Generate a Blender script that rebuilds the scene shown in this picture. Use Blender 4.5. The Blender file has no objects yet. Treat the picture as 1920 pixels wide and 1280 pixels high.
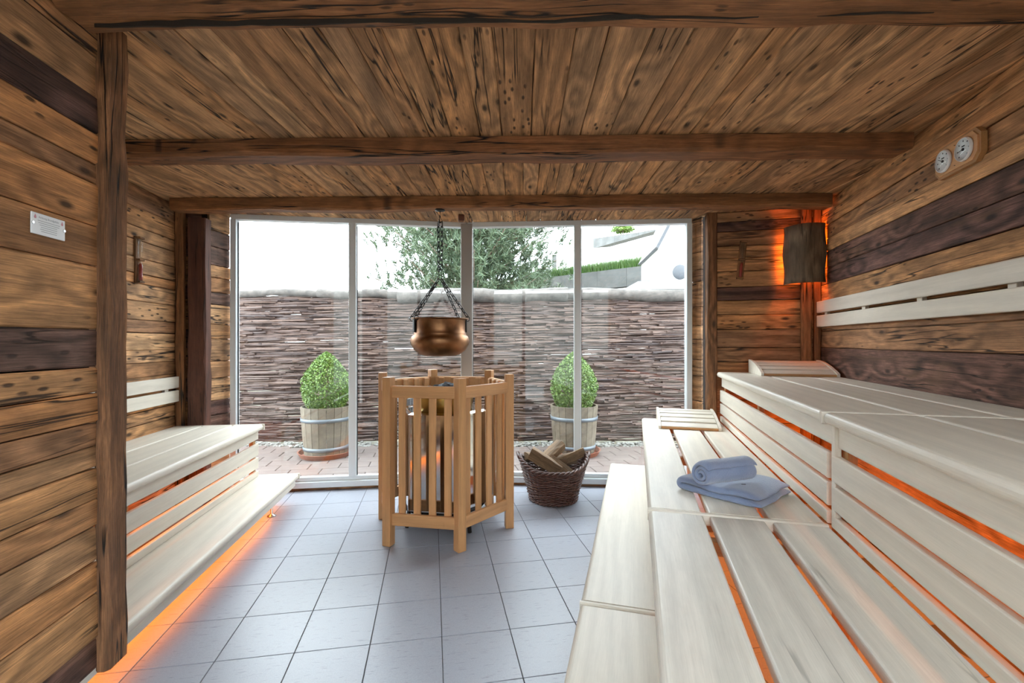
import bpy, bmesh, math, random
from mathutils import Vector, Matrix
random.seed(11)
SC = bpy.context.scene
COL = SC.collection
pi = math.pi

# ------------------------------------------------------------------ camera, world, light, exposure
CAM_H = 1.28
cam = bpy.data.cameras.new('camera')
cam.sensor_width = 36.0
cam.lens = 16.05
cam.clip_start = 0.02
camo = bpy.data.objects.new('camera', cam)
COL.objects.link(camo)
camo.location = (0, 0, CAM_H)
camo.rotation_euler = (pi / 2, 0, 0)
SC.camera = camo

SKY = 10.5
w = bpy.data.worlds.new('overcast_sky')
SC.world = w
w.use_nodes = True
bg = w.node_tree.nodes['Background']
bg.inputs[0].default_value = (0.86, 0.94, 1.0, 1)
bg.inputs[1].default_value = SKY

vs = SC.view_settings
vs.view_transform = 'Standard'
vs.look = 'None'
vs.exposure = 0.45
vs.gamma = 1.0
vs.use_curve_mapping = False
SC.cycles.use_denoising = True
SC.cycles.max_bounces = 14
SC.cycles.diffuse_bounces = 8
SC.cycles.glossy_bounces = 6
SC.cycles.transparent_max_bounces = 16
SC.cycles.sample_clamp_indirect = 8.0
SC.cycles.caustics_reflective = False
SC.cycles.caustics_refractive = False

LED = (1.0, 0.25, 0.022)

# ------------------------------------------------------------------ frames of the room
aL = math.radians(8.0)        # left wall and benches
aR = math.radians(-15.23)     # right wall and benches
aC = math.radians(-1.3)       # ceiling beams

def LF(p, t):
    return (p * math.cos(aL) - t * math.sin(aL), p * math.sin(aL) + t * math.cos(aL))

def RF(p, t):
    return (p * math.cos(aR) - t * math.sin(aR), p * math.sin(aR) + t * math.cos(aR))

Z_CEIL = 2.35
Z_STEP, Z_MID, Z_UP = 0.22, 0.625, 1.03
WC = (-0.408, 4.108)                      # window centre post
WL = LF(-1.813, 4.125)                    # left end of window
WR = (1.570, 3.972)                       # right end of window
def window_y(x):
    if x < WC[0]:
        k = (x - WL[0]) / (WC[0] - WL[0]); return WL[1] + k * (WC[1] - WL[1])
    k = (x - WC[0]) / (WR[0] - WC[0]); return WC[1] + k * (WR[1] - WC[1])

# ------------------------------------------------------------------ helpers
def put(o, parent=None, loc=(0, 0, 0), rot=(0, 0, 0)):
    COL.objects.link(o)
    o.location = loc
    o.rotation_euler = rot
    if parent is not None:
        o.parent = parent
    return o

def tag(o, label, cat, group=None):
    o['label'] = label
    o['category'] = cat
    if group:
        o['group'] = group
    return o

def empty(name, loc=(0, 0, 0), rz=0.0):
    o = bpy.data.objects.new(name, None)
    o.empty_display_size = 0.1
    return put(o, None, loc, (0, 0, rz))

def mesh_obj(name, verts, faces, mat, parent=None, loc=(0, 0, 0), rot=(0, 0, 0), smooth=False):
    me = bpy.data.meshes.new(name)
    me.from_pydata([tuple(v) for v in verts], [], faces)
    me.materials.append(mat)
    if smooth:
        me.polygons.foreach_set('use_smooth', [True] * len(me.polygons))
    me.update()
    return put(bpy.data.objects.new(name, me), parent, loc, rot)

def bm_obj(name, bm, mat, parent=None, loc=(0, 0, 0), rot=(0, 0, 0), smooth=False):
    me = bpy.data.meshes.new(name)
    bmesh.ops.recalc_face_normals(bm, faces=bm.faces)
    bm.to_mesh(me); bm.free()
    me.materials.append(mat)
    if smooth:
        me.polygons.foreach_set('use_smooth', [True] * len(me.polygons))
    return put(bpy.data.objects.new(name, me), parent, loc, rot)

def box_bm(L, W, T, bev=0.0, seg=2, bm=None, at=(0, 0, 0), edges=None):
    own = bm is None
    b = bmesh.new()
    bmesh.ops.create_cube(b, size=1.0)
    for v in b.verts:
        v.co = Vector((v.co.x * L, v.co.y * W, v.co.z * T))
    if bev > 0:
        es = b.edges[:] if edges is None else [e for e in b.edges if edges(e)]
        bmesh.ops.bevel(b, geom=es, offset=bev, segments=seg, profile=0.5, affect='EDGES')
    for v in b.verts:
        v.co += Vector(at)
    if own:
        return b
    me = bpy.data.meshes.new('tmp'); b.to_mesh(me); b.free()
    bm.from_mesh(me); bpy.data.meshes.remove(me)
    return bm

def board(name, L, W, T, mat, parent, loc, rot=(0, 0, 0), bev=0.004, seg=2, edges=None, smooth=False):
    return bm_obj(name, box_bm(L, W, T, bev, seg, None, (0, 0, 0), edges), mat, parent, loc, rot, smooth)

def rough_plank(name, L, W, T, mat, parent, loc, rot=(0, 0, 0), j=0.003, seg=6, ch=0.004):
    # aged board: length on local x, face on +z, edges slightly wavering and arrised
    vs_, fs = [], []
    n = seg + 1
    for i in range(n):
        x = -L / 2 + L * i / seg
        y0 = -W / 2 + random.uniform(-j, j); y1 = W / 2 + random.uniform(-j, j)
        zt = T / 2 + random.uniform(-j, j) * 0.6
        c = ch * random.uniform(0.6, 1.6)
        vs_ += [(x, y0, -T / 2), (x, y0, zt - c), (x, y0 + c, zt), (x, y1 - c, zt), (x, y1, zt - c), (x, y1, -T / 2)]
    for i in range(seg):
        a = i * 6
        for k in range(6):
            k2 = (k + 1) % 6
            fs.append((a + k, a + k2, a + 6 + k2, a + 6 + k))
    fs.append(tuple(range(6)))
    fs.append(tuple(range((n - 1) * 6 + 5, (n - 1) * 6 - 1, -1)))
    o = mesh_obj(name, vs_, fs, mat, parent, loc, rot)
    bmn = bmesh.new(); bmn.from_mesh(o.data); bmesh.ops.recalc_face_normals(bmn, faces=bmn.faces); bmn.to_mesh(o.data); bmn.free()
    return o

def tube(bm, pts, rad, sides=6, caps=True):
    # pts: list of Vector, rad: float or list
    n = len(pts)
    rings = []
    up = Vector((0, 0, 1))
    for i, p in enumerate(pts):
        p = Vector(p)
        d = (Vector(pts[min(i + 1, n - 1)]) - Vector(pts[max(i - 1, 0)]))
        if d.length < 1e-9: d = Vector((1, 0, 0))
        d.normalize()
        u = d.cross(up)
        if u.length < 0.05: u = d.cross(Vector((1, 0, 0)))
        u.normalize(); v = u.cross(d)
        r = rad[i] if isinstance(rad, (list, tuple)) else rad
        rings.append([bm.verts.new(p + u * (r * math.cos(2 * pi * k / sides)) + v * (r * math.sin(2 * pi * k / sides))) for k in range(sides)])
    for i in range(n - 1):
        for k in range(sides):
            k2 = (k + 1) % sides
            bm.faces.new((rings[i][k], rings[i][k2], rings[i + 1][k2], rings[i + 1][k]))
    if caps:
        bm.faces.new(rings[0][::-1]); bm.faces.new(rings[-1])

def ring_tube(bm, pts, rad, sides=6):
    # closed loop
    n = len(pts); rings = []
    for i in range(n):
        p = Vector(pts[i]); d = (Vector(pts[(i + 1) % n]) - Vector(pts[i - 1])).normalized()
        u = d.cross(Vector((0, 0, 1)))
        if u.length < 0.05: u = d.cross(Vector((1, 0, 0)))
        u.normalize(); v = u.cross(d)
        rings.append([bm.verts.new(p + u * (rad * math.cos(2 * pi * k / sides)) + v * (rad * math.sin(2 * pi * k / sides))) for k in range(sides)])
    for i in range(n):
        a, b = rings[i], rings[(i + 1) % n]
        for k in range(sides):
            k2 = (k + 1) % sides
            bm.faces.new((a[k], a[k2], b[k2], b[k]))

def lathe(bm, prof, n=40, closed=False):
    rings = []
    for r, z in prof:
        rings.append([bm.verts.new((r * math.cos(2 * pi * k / n), r * math.sin(2 * pi * k / n), z)) for k in range(n)])
    for i in range(len(rings) - 1):
        for k in range(n):
            k2 = (k + 1) % n
            bm.faces.new((rings[i][k], rings[i][k2], rings[i + 1][k2], rings[i + 1][k]))
    return rings

# ------------------------------------------------------------------ materials
def nmat(name):
    m = bpy.data.materials.new(name)
    m.use_nodes = True
    nt = m.node_tree
    return m, nt, nt.nodes['Principled BSDF']

def N(nt, typ, **kw):
    n = nt.nodes.new(typ)
    for k, v in kw.items():
        setattr(n, k, v)
    return n

def plain(name, col, rough=0.5, metal=0.0, noise=0.0, nscale=20.0, bump=0.0, spec=None):
    m, nt, b = nmat(name)
    b.inputs['Base Color'].default_value = (*col, 1)
    b.inputs['Roughness'].default_value = rough
    b.inputs['Metallic'].default_value = metal
    if spec is not None:
        b.inputs['Specular IOR Level'].default_value = spec
    if noise > 0 or bump > 0:
        tc = N(nt, 'ShaderNodeTexCoord'); nz = N(nt, 'ShaderNodeTexNoise')
        nz.inputs['Scale'].default_value = nscale; nz.inputs['Detail'].default_value = 5
        nt.links.new(tc.outputs['Object'], nz.inputs['Vector'])
        if noise > 0:
            mr = N(nt, 'ShaderNodeMapRange')
            mr.inputs[1].default_value = 0.3; mr.inputs[2].default_value = 0.7
            mr.inputs[3].default_value = 1 - noise; mr.inputs[4].default_value = 1 + noise
            nt.links.new(nz.outputs['Fac'], mr.inputs[0])
            mx = N(nt, 'ShaderNodeVectorMath', operation='SCALE')
            mx.inputs[0].default_value = col
            nt.links.new(mr.outputs[0], mx.inputs['Scale'])
            nt.links.new(mx.outputs[0], b.inputs['Base Color'])
        if bump > 0:
            bp = N(nt, 'ShaderNodeBump'); bp.inputs['Strength'].default_value = bump; bp.inputs['Distance'].default_value = 0.01
            nt.links.new(nz.outputs['Fac'], bp.inputs['Height'])
            nt.links.new(bp.outputs[0], b.inputs['Normal'])
    return m

def wood(name, tones, grain=0.5, ring=0.35, blotch=0.0, blotch_col=(0.03, 0.02, 0.015), knots=0.0, cracks=0.0,
         rough=0.7, bump=0.3, ring_scale=9.0, fine=60.0, spec=0.3):
    """Board wood. Grain runs on the object's local x; each object picks its own tone and offset."""
    m, nt, b = nmat(name)
    L = nt.links.new
    tc = N(nt, 'ShaderNodeTexCoord'); oi = N(nt, 'ShaderNodeObjectInfo')
    rnd = N(nt, 'ShaderNodeMath', operation='MULTIPLY'); rnd.inputs[1].default_value = 83.0
    L(oi.outputs['Random'], rnd.inputs[0])
    off = N(nt, 'ShaderNodeCombineXYZ')
    for k in range(3): L(rnd.outputs[0], off.inputs[k])
    add = N(nt, 'ShaderNodeVectorMath', operation='ADD')
    L(tc.outputs['Object'], add.inputs[0]); L(off.outputs[0], add.inputs[1])
    def scaled(sx, sy, sz):
        v = N(nt, 'ShaderNodeVectorMath', operation='MULTIPLY'); v.inputs[1].default_value = (sx, sy, sz)
        L(add.outputs[0], v.inputs[0]); return v.outputs[0]
    def noise(vec, scale=1.0, detail=4.0, rough_=0.55, dist=0.0):
        n = N(nt, 'ShaderNodeTexNoise')
        n.inputs['Scale'].default_value = scale; n.inputs['Detail'].default_value = detail
        n.inputs['Roughness'].default_value = rough_; n.inputs['Distortion'].default_value = dist
        L(vec, n.inputs['Vector']); return n.outputs['Fac']
    def mrange(fac, a, b_, c, d, clamp=True):
        r = N(nt, 'ShaderNodeMapRange'); r.clamp = clamp
        for k, v in zip((1, 2, 3, 4), (a, b_, c, d)): r.inputs[k].default_value = v
        L(fac, r.inputs[0]); return r.outputs[0]
    def math_(op, a, b_):
        n = N(nt, 'ShaderNodeMath', operation=op)
        for k, v in ((0, a), (1, b_)):
            if hasattr(v, 'is_linked') or hasattr(v, 'links'): L(v, n.inputs[k])
            else: n.inputs[k].default_value = v
        return n.outputs[0]
    # own tone per board
    rmp = N(nt, 'ShaderNodeValToRGB'); rmp.color_ramp.interpolation = 'CONSTANT'
    els = rmp.color_ramp.elements
    while len(els) < len(tones): els.new(0.5)
    for i, c in enumerate(tones):
        els[i].position = i / len(tones); els[i].color = (*c, 1)
    hsh = N(nt, 'ShaderNodeTexWhiteNoise', noise_dimensions='1D')
    L(rnd.outputs[0], hsh.inputs['W'])
    L(hsh.outputs['Value'], rmp.inputs[0])
    # growth rings as warped bands, plus fine fibres
    warp = noise(scaled(0.7, 4.0, 4.0), 1.0, 2.0)
    vo = N(nt, 'ShaderNodeTexVoronoi', voronoi_dimensions='2D'); vo.inputs['Scale'].default_value = 1.0
    L(scaled(2.1, 5.2, 1.0), vo.inputs['Vector'])
    swirl = mrange(vo.outputs['Distance'], 0.0, 0.42, 9.0 if knots > 0 else 0.0, 0.0)
    sep = N(nt, 'ShaderNodeSeparateXYZ'); L(add.outputs[0], sep.inputs[0])
    yy = math_('ADD', sep.outputs['Y'], math_('MULTIPLY', sep.outputs['Z'], 0.6))
    ph = math_('ADD', math_('MULTIPLY', yy, ring_scale * 6.283), math_('ADD', math_('MULTIPLY', warp, 20.0), swirl))
    sn = N(nt, 'ShaderNodeMath', operation='SINE'); L(ph, sn.inputs[0])
    rings_ = mrange(sn.outputs[0], -1, 1, 1 - ring, 1 + ring * 0.5)
    fib = noise(scaled(2.2, fine, fine), 1.0, 5.0, 0.65)
    fibr = mrange(fib, 0.3, 0.72, 1 - grain * 0.7, 1 + grain * 0.45)
    fib2 = noise(scaled(11.0, fine * 5, fine * 5), 1.0, 3.0, 0.6)
    fibr2 = mrange(fib2, 0.32, 0.68, 1 - grain * 0.65, 1 + grain * 0.45)
    mott = mrange(noise(scaled(9.0, 22.0, 22.0), 1.0, 5.0, 0.7), 0.3, 0.7, 1 - grain * 0.4, 1 + grain * 0.35)
    tone = math_('MULTIPLY', math_('MULTIPLY', rings_, fibr), math_('MULTIPLY', fibr2, mott))
    col = N(nt, 'ShaderNodeVectorMath', operation='SCALE')
    L(rmp.outputs['Color'], col.inputs[0]); L(tone, col.inputs['Scale'])
    cur = col.outputs[0]
    def mix(fac, c2):
        mx = N(nt, 'ShaderNodeMix', data_type='RGBA')
        L(fac, mx.inputs['Factor']); L(cur, mx.inputs['A']); mx.inputs['B'].default_value = (*c2, 1)
        return mx.outputs['Result']
    h = fib
    if blotch > 0:
        bl = mrange(noise(scaled(1.3, 4.5, 4.5), 1.0, 4.0, 0.6, 0.6), 0.52, 0.75, 0.0, blotch)
        cur = mix(bl, blotch_col)
        bl2 = mrange(noise(scaled(2.5, 11, 11), 1.3, 3.0), 0.60, 0.72, 0.0, blotch * 0.7)
        cur = mix(bl2, tuple(c * 0.7 for c in blotch_col))
    if knots > 0:
        kc = N(nt, 'ShaderNodeSeparateColor'); L(vo.outputs['Color'], kc.inputs[0])
        kf = math_('MULTIPLY', mrange(vo.outputs['Distance'], 0.03, 0.085, knots, 0.0), mrange(kc.outputs[0], 0.50, 0.52, 0.0, 1.0))
        cur = mix(kf, (0.018, 0.011, 0.008))
        h = math_('SUBTRACT', h, math_('MULTIPLY', kf, 0.4))
        pv = N(nt, 'ShaderNodeTexVoronoi', voronoi_dimensions='2D'); pv.inputs['Scale'].default_value = 1.0
        L(scaled(9.0, 26.0, 1.0), pv.inputs['Vector'])
        pg = mrange(noise(scaled(1.7, 5.0, 5.0), 1.0, 2.0), 0.58, 0.64, 0.0, knots)
        pf = math_('MULTIPLY', mrange(pv.outputs['Distance'], 0.10, 0.20, 1.0, 0.0), pg)
        cur = mix(pf, (0.02, 0.012, 0.009))
        h = math_('SUBTRACT', h, math_('MULTIPLY', pf, 0.8))
    if cracks > 0:
        cn = noise(scaled(0.75, 16, 16), 1.0, 3.0, 0.5, 0.3)
        ab = math_('ABSOLUTE', math_('SUBTRACT', cn, 0.5), 0.0)
        cl = mrange(ab, 0.005, 0.019, 1.0, 0.0)
        gate = mrange(noise(scaled(1.1, 3.0, 3.0), 1.0, 2.0), 0.50, 0.56, 0.0, cracks)
        cf = math_('MULTIPLY', cl, gate)
        cur = mix(cf, (0.012, 0.008, 0.006))
        h = math_('SUBTRACT', h, math_('MULTIPLY', cf, 1.2))
    L(cur, b.inputs['Base Color'])
    b.inputs['Roughness'].default_value = rough
    b.inputs['Specular IOR Level'].default_value = spec
    if bump > 0:
        bp = N(nt, 'ShaderNodeBump'); bp.inputs['Strength'].default_value = bump; bp.inputs['Distance'].default_value = 0.006
        L(h, bp.inputs['Height']); L(bp.outputs[0], b.inputs['Normal'])
    return m

BROWN = [(0.5222, 0.2689, 0.1151), (0.4352, 0.2144, 0.0928), (0.6093, 0.3235, 0.1447), (0.383, 0.1962, 0.0966), (0.4874, 0.2689, 0.1299), (0.5571, 0.2636, 0.104)]
M_old = wood('aged_barn_wood', BROWN, grain=0.5, ring=0.32, blotch=0.5, blotch_col=(0.055, 0.034, 0.026), knots=0.85, cracks=0.9, bump=0.6)
M_ceil = wood('aged_ceiling_wood', [(0.5175, 0.2841, 0.1346), (0.5894, 0.3289, 0.1615), (0.46, 0.2422, 0.1121), (0.5463, 0.2811, 0.1226), (0.4312, 0.2467, 0.1271), (0.6325, 0.3663, 0.1824)],
              grain=0.45, ring=0.34, blotch=0.4, blotch_col=(0.075, 0.048, 0.034), knots=0.85, cracks=0.95, bump=0.6)
M_dark = wood('dark_stained_barn_wood', [(0.1437, 0.0736, 0.0575), (0.1207, 0.0644, 0.0529), (0.161, 0.0805, 0.0575)],
              grain=0.7, ring=0.5, blotch=0.4, blotch_col=(0.27, 0.15, 0.075), knots=0.8, cracks=0.9, bump=0.6)
M_grey = wood('grey_weathered_wood', [(0.19, 0.105, 0.075), (0.16, 0.092, 0.070)], grain=0.6, ring=0.4, blotch=0.4, knots=0.7, cracks=0.8, bump=0.6)
M_beam = wood('hewn_beam_wood', [(0.27, 0.112, 0.045), (0.30, 0.130, 0.052)], grain=0.45, ring=0.25, blotch=0.4, blotch_col=(0.06, 0.032, 0.022), knots=0.7, cracks=1.0, bump=0.7)
M_post = wood('rough_post_wood', [(0.286, 0.1408, 0.0638), (0.253, 0.1188, 0.055)], grain=0.6, ring=0.35, blotch=0.6, blotch_col=(0.05, 0.03, 0.022), knots=0.6, cracks=1.0, bump=0.9)
M_aspen = wood('pale_aspen_wood', [(0.69, 0.635, 0.545), (0.655, 0.60, 0.515), (0.72, 0.665, 0.57)], grain=0.07, ring=0.05, blotch=0.16,
               blotch_col=(0.50, 0.43, 0.36), knots=0.0, cracks=0.0, rough=0.42, bump=0.05, ring_scale=14, fine=90, spec=0.4)
M_aspen_k = wood('knotty_aspen_wood', [(0.62, 0.585, 0.52), (0.65, 0.61, 0.54)], grain=0.10, ring=0.09, blotch=0.22, blotch_col=(0.46, 0.40, 0.34),
                 knots=0.0, cracks=0.35, rough=0.42, bump=0.06, ring_scale=12, fine=80, spec=0.4)
M_alder = wood('honey_alder_wood', [(0.559, 0.2937, 0.126), (0.52, 0.2687, 0.114), (0.611, 0.325, 0.144)], grain=0.14, ring=0.10, rough=0.45, bump=0.06, ring_scale=14, spec=0.4)
M_pine = wood('oiled_pine_wood', [(0.46, 0.235, 0.09), (0.43, 0.22, 0.085)], grain=0.15, ring=0.12, rough=0.45, bump=0.06, spec=0.4)
M_stain = wood('dark_red_stained_timber', [(0.115, 0.048, 0.032)], grain=0.4, ring=0.2, blotch=0.4, blotch_col=(0.05, 0.026, 0.02), cracks=0.8, bump=0.5)
M_log = wood('weathered_log_slab', [(0.23, 0.165, 0.108)], grain=0.45, ring=0.3, blotch=0.5, blotch_col=(0.05, 0.036, 0.027), knots=0.9, cracks=0.6, bump=0.7)
M_fire = wood('split_firewood', [(0.21, 0.135, 0.078), (0.155, 0.098, 0.06), (0.26, 0.17, 0.10)], grain=0.45, ring=0.2, blotch=0.5, blotch_col=(0.08, 0.055, 0.04), bump=0.6)
M_barrel = wood('bleached_barrel_wood', [(0.155, 0.125, 0.090)], grain=0.3, ring=0.15, blotch=0.3, blotch_col=(0.22, 0.17, 0.13), bump=0.3)

def tile_mat():
    m, nt, b = nmat('grey_floor_tile')
    L = nt.links.new
    tc = N(nt, 'ShaderNodeTexCoord'); oi = N(nt, 'ShaderNodeObjectInfo')
    off = N(nt, 'ShaderNodeVectorMath', operation='SCALE'); off.inputs[0].default_value = (31, 17, 5)
    L(oi.outputs['Random'], off.inputs['Scale'])
    add = N(nt, 'ShaderNodeVectorMath', operation='ADD'); L(tc.outputs['Object'], add.inputs[0]); L(off.outputs[0], add.inputs[1])
    sc = N(nt, 'ShaderNodeVectorMath', operation='MULTIPLY'); sc.inputs[1].default_value = (22, 130, 22); L(add.outputs[0], sc.inputs[0])
    n1 = N(nt, 'ShaderNodeTexNoise'); n1.inputs['Scale'].default_value = 1.0; n1.inputs['Detail'].default_value = 4; L(sc.outputs[0], n1.inputs['Vector'])
    n2 = N(nt, 'ShaderNodeTexNoise'); n2.inputs['Scale'].default_value = 260; n2.inputs['Detail'].default_value = 2; L(add.outputs[0], n2.inputs['Vector'])
    r = N(nt, 'ShaderNodeMapRange')
    for k, v in zip((1, 2, 3, 4), (0.60, 0.72, 1.0, 0.72)): r.inputs[k].default_value = v
    L(n1.outputs['Fac'], r.inputs[0])
    r2 = N(nt, 'ShaderNodeMapRange')
    for k, v in zip((1, 2, 3, 4), (0.3, 0.7, 0.92, 1.06)): r2.inputs[k].default_value = v
    L(n2.outputs['Fac'], r2.inputs[0])
    mu = N(nt, 'ShaderNodeMath', operation='MULTIPLY'); L(r.outputs[0], mu.inputs[0]); L(r2.outputs[0], mu.inputs[1])
    c = N(nt, 'ShaderNodeVectorMath', operation='SCALE'); c.inputs[0].default_value = (0.31, 0.325, 0.375); L(mu.outputs[0], c.inputs['Scale'])
    L(c.outputs[0], b.inputs['Base Color'])
    b.inputs['Roughness'].default_value = 0.33
    bp = N(nt, 'ShaderNodeBump'); bp.inputs['Strength'].default_value = 0.15; bp.inputs['Distance'].default_value = 0.002
    L(mu.outputs[0], bp.inputs['Height']); L(bp.outputs[0], b.inputs['Normal'])
    return m
M_tile = tile_mat()
M_grout = plain('dark_grout', (0.10, 0.10, 0.105), 0.9)
M_back = plain('dark_wall_backing', (0.02, 0.014, 0.01), 0.9)
M_alu = plain('window_aluminium', (0.66, 0.70, 0.72), 0.35, 0.0, spec=0.5)
M_alu2 = plain('post_aluminium', (0.36, 0.34, 0.32), 0.4, 0.2)
M_gasket = plain('black_gasket', (0.02, 0.02, 0.022), 0.6)
M_steel = plain('mirror_steel', (0.72, 0.70, 0.68), 0.07, 1.0)
M_brushed = plain('brushed_steel', (0.55, 0.55, 0.56), 0.3, 1.0)
M_brass = plain('heat_tinted_brass', (0.36, 0.24, 0.07), 0.28, 1.0, noise=0.5, nscale=6)
M_copper = plain('aged_copper', (0.235, 0.115, 0.055), 0.42, 1.0, noise=0.35, nscale=9, bump=0.08)
M_iron = plain('black_iron', (0.035, 0.033, 0.032), 0.5, 0.7)
M_stone = plain('sauna_stone', (0.09, 0.095, 0.105), 0.8, noise=0.4, nscale=30, bump=0.4)
M_wick = plain('dark_willow', (0.070, 0.026, 0.017), 0.42, noise=0.45, nscale=40)
M_white = plain('white_enamel', (0.80, 0.82, 0.84), 0.35)
M_ink = plain('dark_print', (0.03, 0.03, 0.035), 0.6)
M_inkgrey = plain('grey_print', (0.33, 0.36, 0.39), 0.6)
M_inkred = plain('pink_print', (0.62, 0.30, 0.36), 0.6)
M_sand = plain('red_sand', (0.30, 0.035, 0.025), 0.8)
M_terra = plain('terracotta', (0.20, 0.062, 0.032), 0.7, noise=0.15)
M_hoop = plain('galvanised_hoop', (0.13, 0.15, 0.17), 0.5, 0.3)
M_soil = plain('dark_soil', (0.03, 0.022, 0.015), 0.95)
M_concrete = plain('weathered_concrete', (0.085, 0.085, 0.083), 0.9, noise=0.25, nscale=3)
M_render = plain('white_render', (0.82, 0.82, 0.82), 0.8)
M_eave = plain('grey_eave', (0.04, 0.043, 0.05), 0.6)
M_grass = plain('tall_grass', (0.13, 0.27, 0.035), 0.7, noise=0.3, nscale=8)
M_pebble = plain('white_pebble', (0.17, 0.165, 0.15), 0.8, noise=0.3, nscale=12)
M_paver = plain('pinkish_paver', (0.125, 0.096, 0.085), 0.85, noise=0.12, nscale=5)
M_joint = plain('paver_joint_sand', (0.07, 0.055, 0.046), 0.95)
M_log2 = plain('fence_log_bark', (0.065, 0.056, 0.050), 0.9, noise=0.4, nscale=14, bump=0.5)
M_bark = plain('pine_bark', (0.12, 0.08, 0.06), 0.9, noise=0.3)

def leaf_mat(name, cols, rough=0.5):
    m, nt, b = nmat(name)
    g = N(nt, 'ShaderNodeNewGeometry'); r = N(nt, 'ShaderNodeValToRGB')
    els = r.color_ramp.elements
    while len(els) < len(cols): els.new(0.5)
    for i, c in enumerate(cols):
        els[i].position = i / (len(cols) - 1); els[i].color = (*c, 1)
    nt.links.new(g.outputs['Random Per Island'], r.inputs[0])
    nt.links.new(r.outputs['Color'], b.inputs['Base Color'])
    b.inputs['Roughness'].default_value = rough
    return m
M_box = leaf_mat('boxwood_leaf', [(0.045, 0.095, 0.008), (0.08, 0.155, 0.014), (0.13, 0.21, 0.025), (0.055, 0.115, 0.011)])
M_needle = leaf_mat('pine_needle', [(0.035, 0.062, 0.032), (0.06, 0.092, 0.048), (0.09, 0.122, 0.062), (0.045, 0.075, 0.042)])
M_rod = leaf_mat('willow_rod', [(0.045, 0.024, 0.019), (0.075, 0.042, 0.032), (0.030, 0.017, 0.016), (0.11, 0.066, 0.05), (0.055, 0.029, 0.023)], 0.55)

def glass_mat():
    m = bpy.data.materials.new('window_glass'); m.use_nodes = True
    nt = m.node_tree; nt.nodes.clear()
    out = N(nt, 'ShaderNodeOutputMaterial'); mx = N(nt, 'ShaderNodeMixShader')
    tr = N(nt, 'ShaderNodeBsdfTransparent'); gl = N(nt, 'ShaderNodeBsdfGlossy')
    tr.inputs[0].default_value = (0.965, 0.985, 0.98, 1); gl.inputs['Roughness'].default_value = 0.0
    # Schlick reflectance of one face, the same from either side of the thin pane
    ge = N(nt, 'ShaderNodeNewGeometry'); dp = N(nt, 'ShaderNodeVectorMath', operation='DOT_PRODUCT')
    nt.links.new(ge.outputs['Normal'], dp.inputs[0]); nt.links.new(ge.outputs['Incoming'], dp.inputs[1])
    ab = N(nt, 'ShaderNodeMath', operation='ABSOLUTE'); nt.links.new(dp.outputs['Value'], ab.inputs[0])
    iv_ = N(nt, 'ShaderNodeMath', operation='SUBTRACT'); iv_.inputs[0].default_value = 1.0; nt.links.new(ab.outputs[0], iv_.inputs[1])
    pw = N(nt, 'ShaderNodeMath', operation='POWER'); pw.inputs[1].default_value = 5.0; nt.links.new(iv_.outputs[0], pw.inputs[0])
    fr = N(nt, 'ShaderNodeMath', operation='MULTIPLY_ADD'); fr.inputs[1].default_value = 0.955; fr.inputs[2].default_value = 0.045
    nt.links.new(pw.outputs[0], fr.inputs[0])
    nt.links.new(fr.outputs[0], mx.inputs[0]); nt.links.new(tr.outputs[0], mx.inputs[1]); nt.links.new(gl.outputs[0], mx.inputs[2])
    nt.links.new(mx.outputs[0], out.inputs[0])
    return m
M_glass = glass_mat()

def towel_mat():
    m, nt, b = nmat('blue_terry')
    b.inputs['Base Color'].default_value = (0.20, 0.25, 0.385, 1)
    b.inputs['Roughness'].default_value = 0.95
    b.inputs['Sheen Weight'].default_value = 0.5
    tc = N(nt, 'ShaderNodeTexCoord'); nz = N(nt, 'ShaderNodeTexNoise'); nz.inputs['Scale'].default_value = 230; nz.inputs['Detail'].default_value = 4
    nt.links.new(tc.outputs['Object'], nz.inputs['Vector'])
    bp = N(nt, 'ShaderNodeBump'); bp.inputs['Strength'].default_value = 0.8; bp.inputs['Distance'].default_value = 0.003
    nt.links.new(nz.outputs['Fac'], bp.inputs['Height']); nt.links.new(bp.outputs[0], b.inputs['Normal'])
    return m
M_towel = towel_mat()

def emis(name, col, s):
    m = bpy.data.materials.new(name); m.use_nodes = True
    nt = m.node_tree; nt.nodes.clear()
    o = N(nt, 'ShaderNodeOutputMaterial'); e = N(nt, 'ShaderNodeEmission')
    e.inputs[0].default_value = (*col, 1); e.inputs[1].default_value = s
    nt.links.new(e.outputs[0], o.inputs[0]); return m

def strip_light(name, parent, loc, rot, lx, ly, power, col=LED):
    l = bpy.data.lights.new(name, 'AREA'); l.shape = 'RECTANGLE'; l.size = lx; l.size_y = ly
    l.energy = power; l.color = col
    o = bpy.data.objects.new(name, l)
    return put(o, parent, loc, rot)

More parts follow.
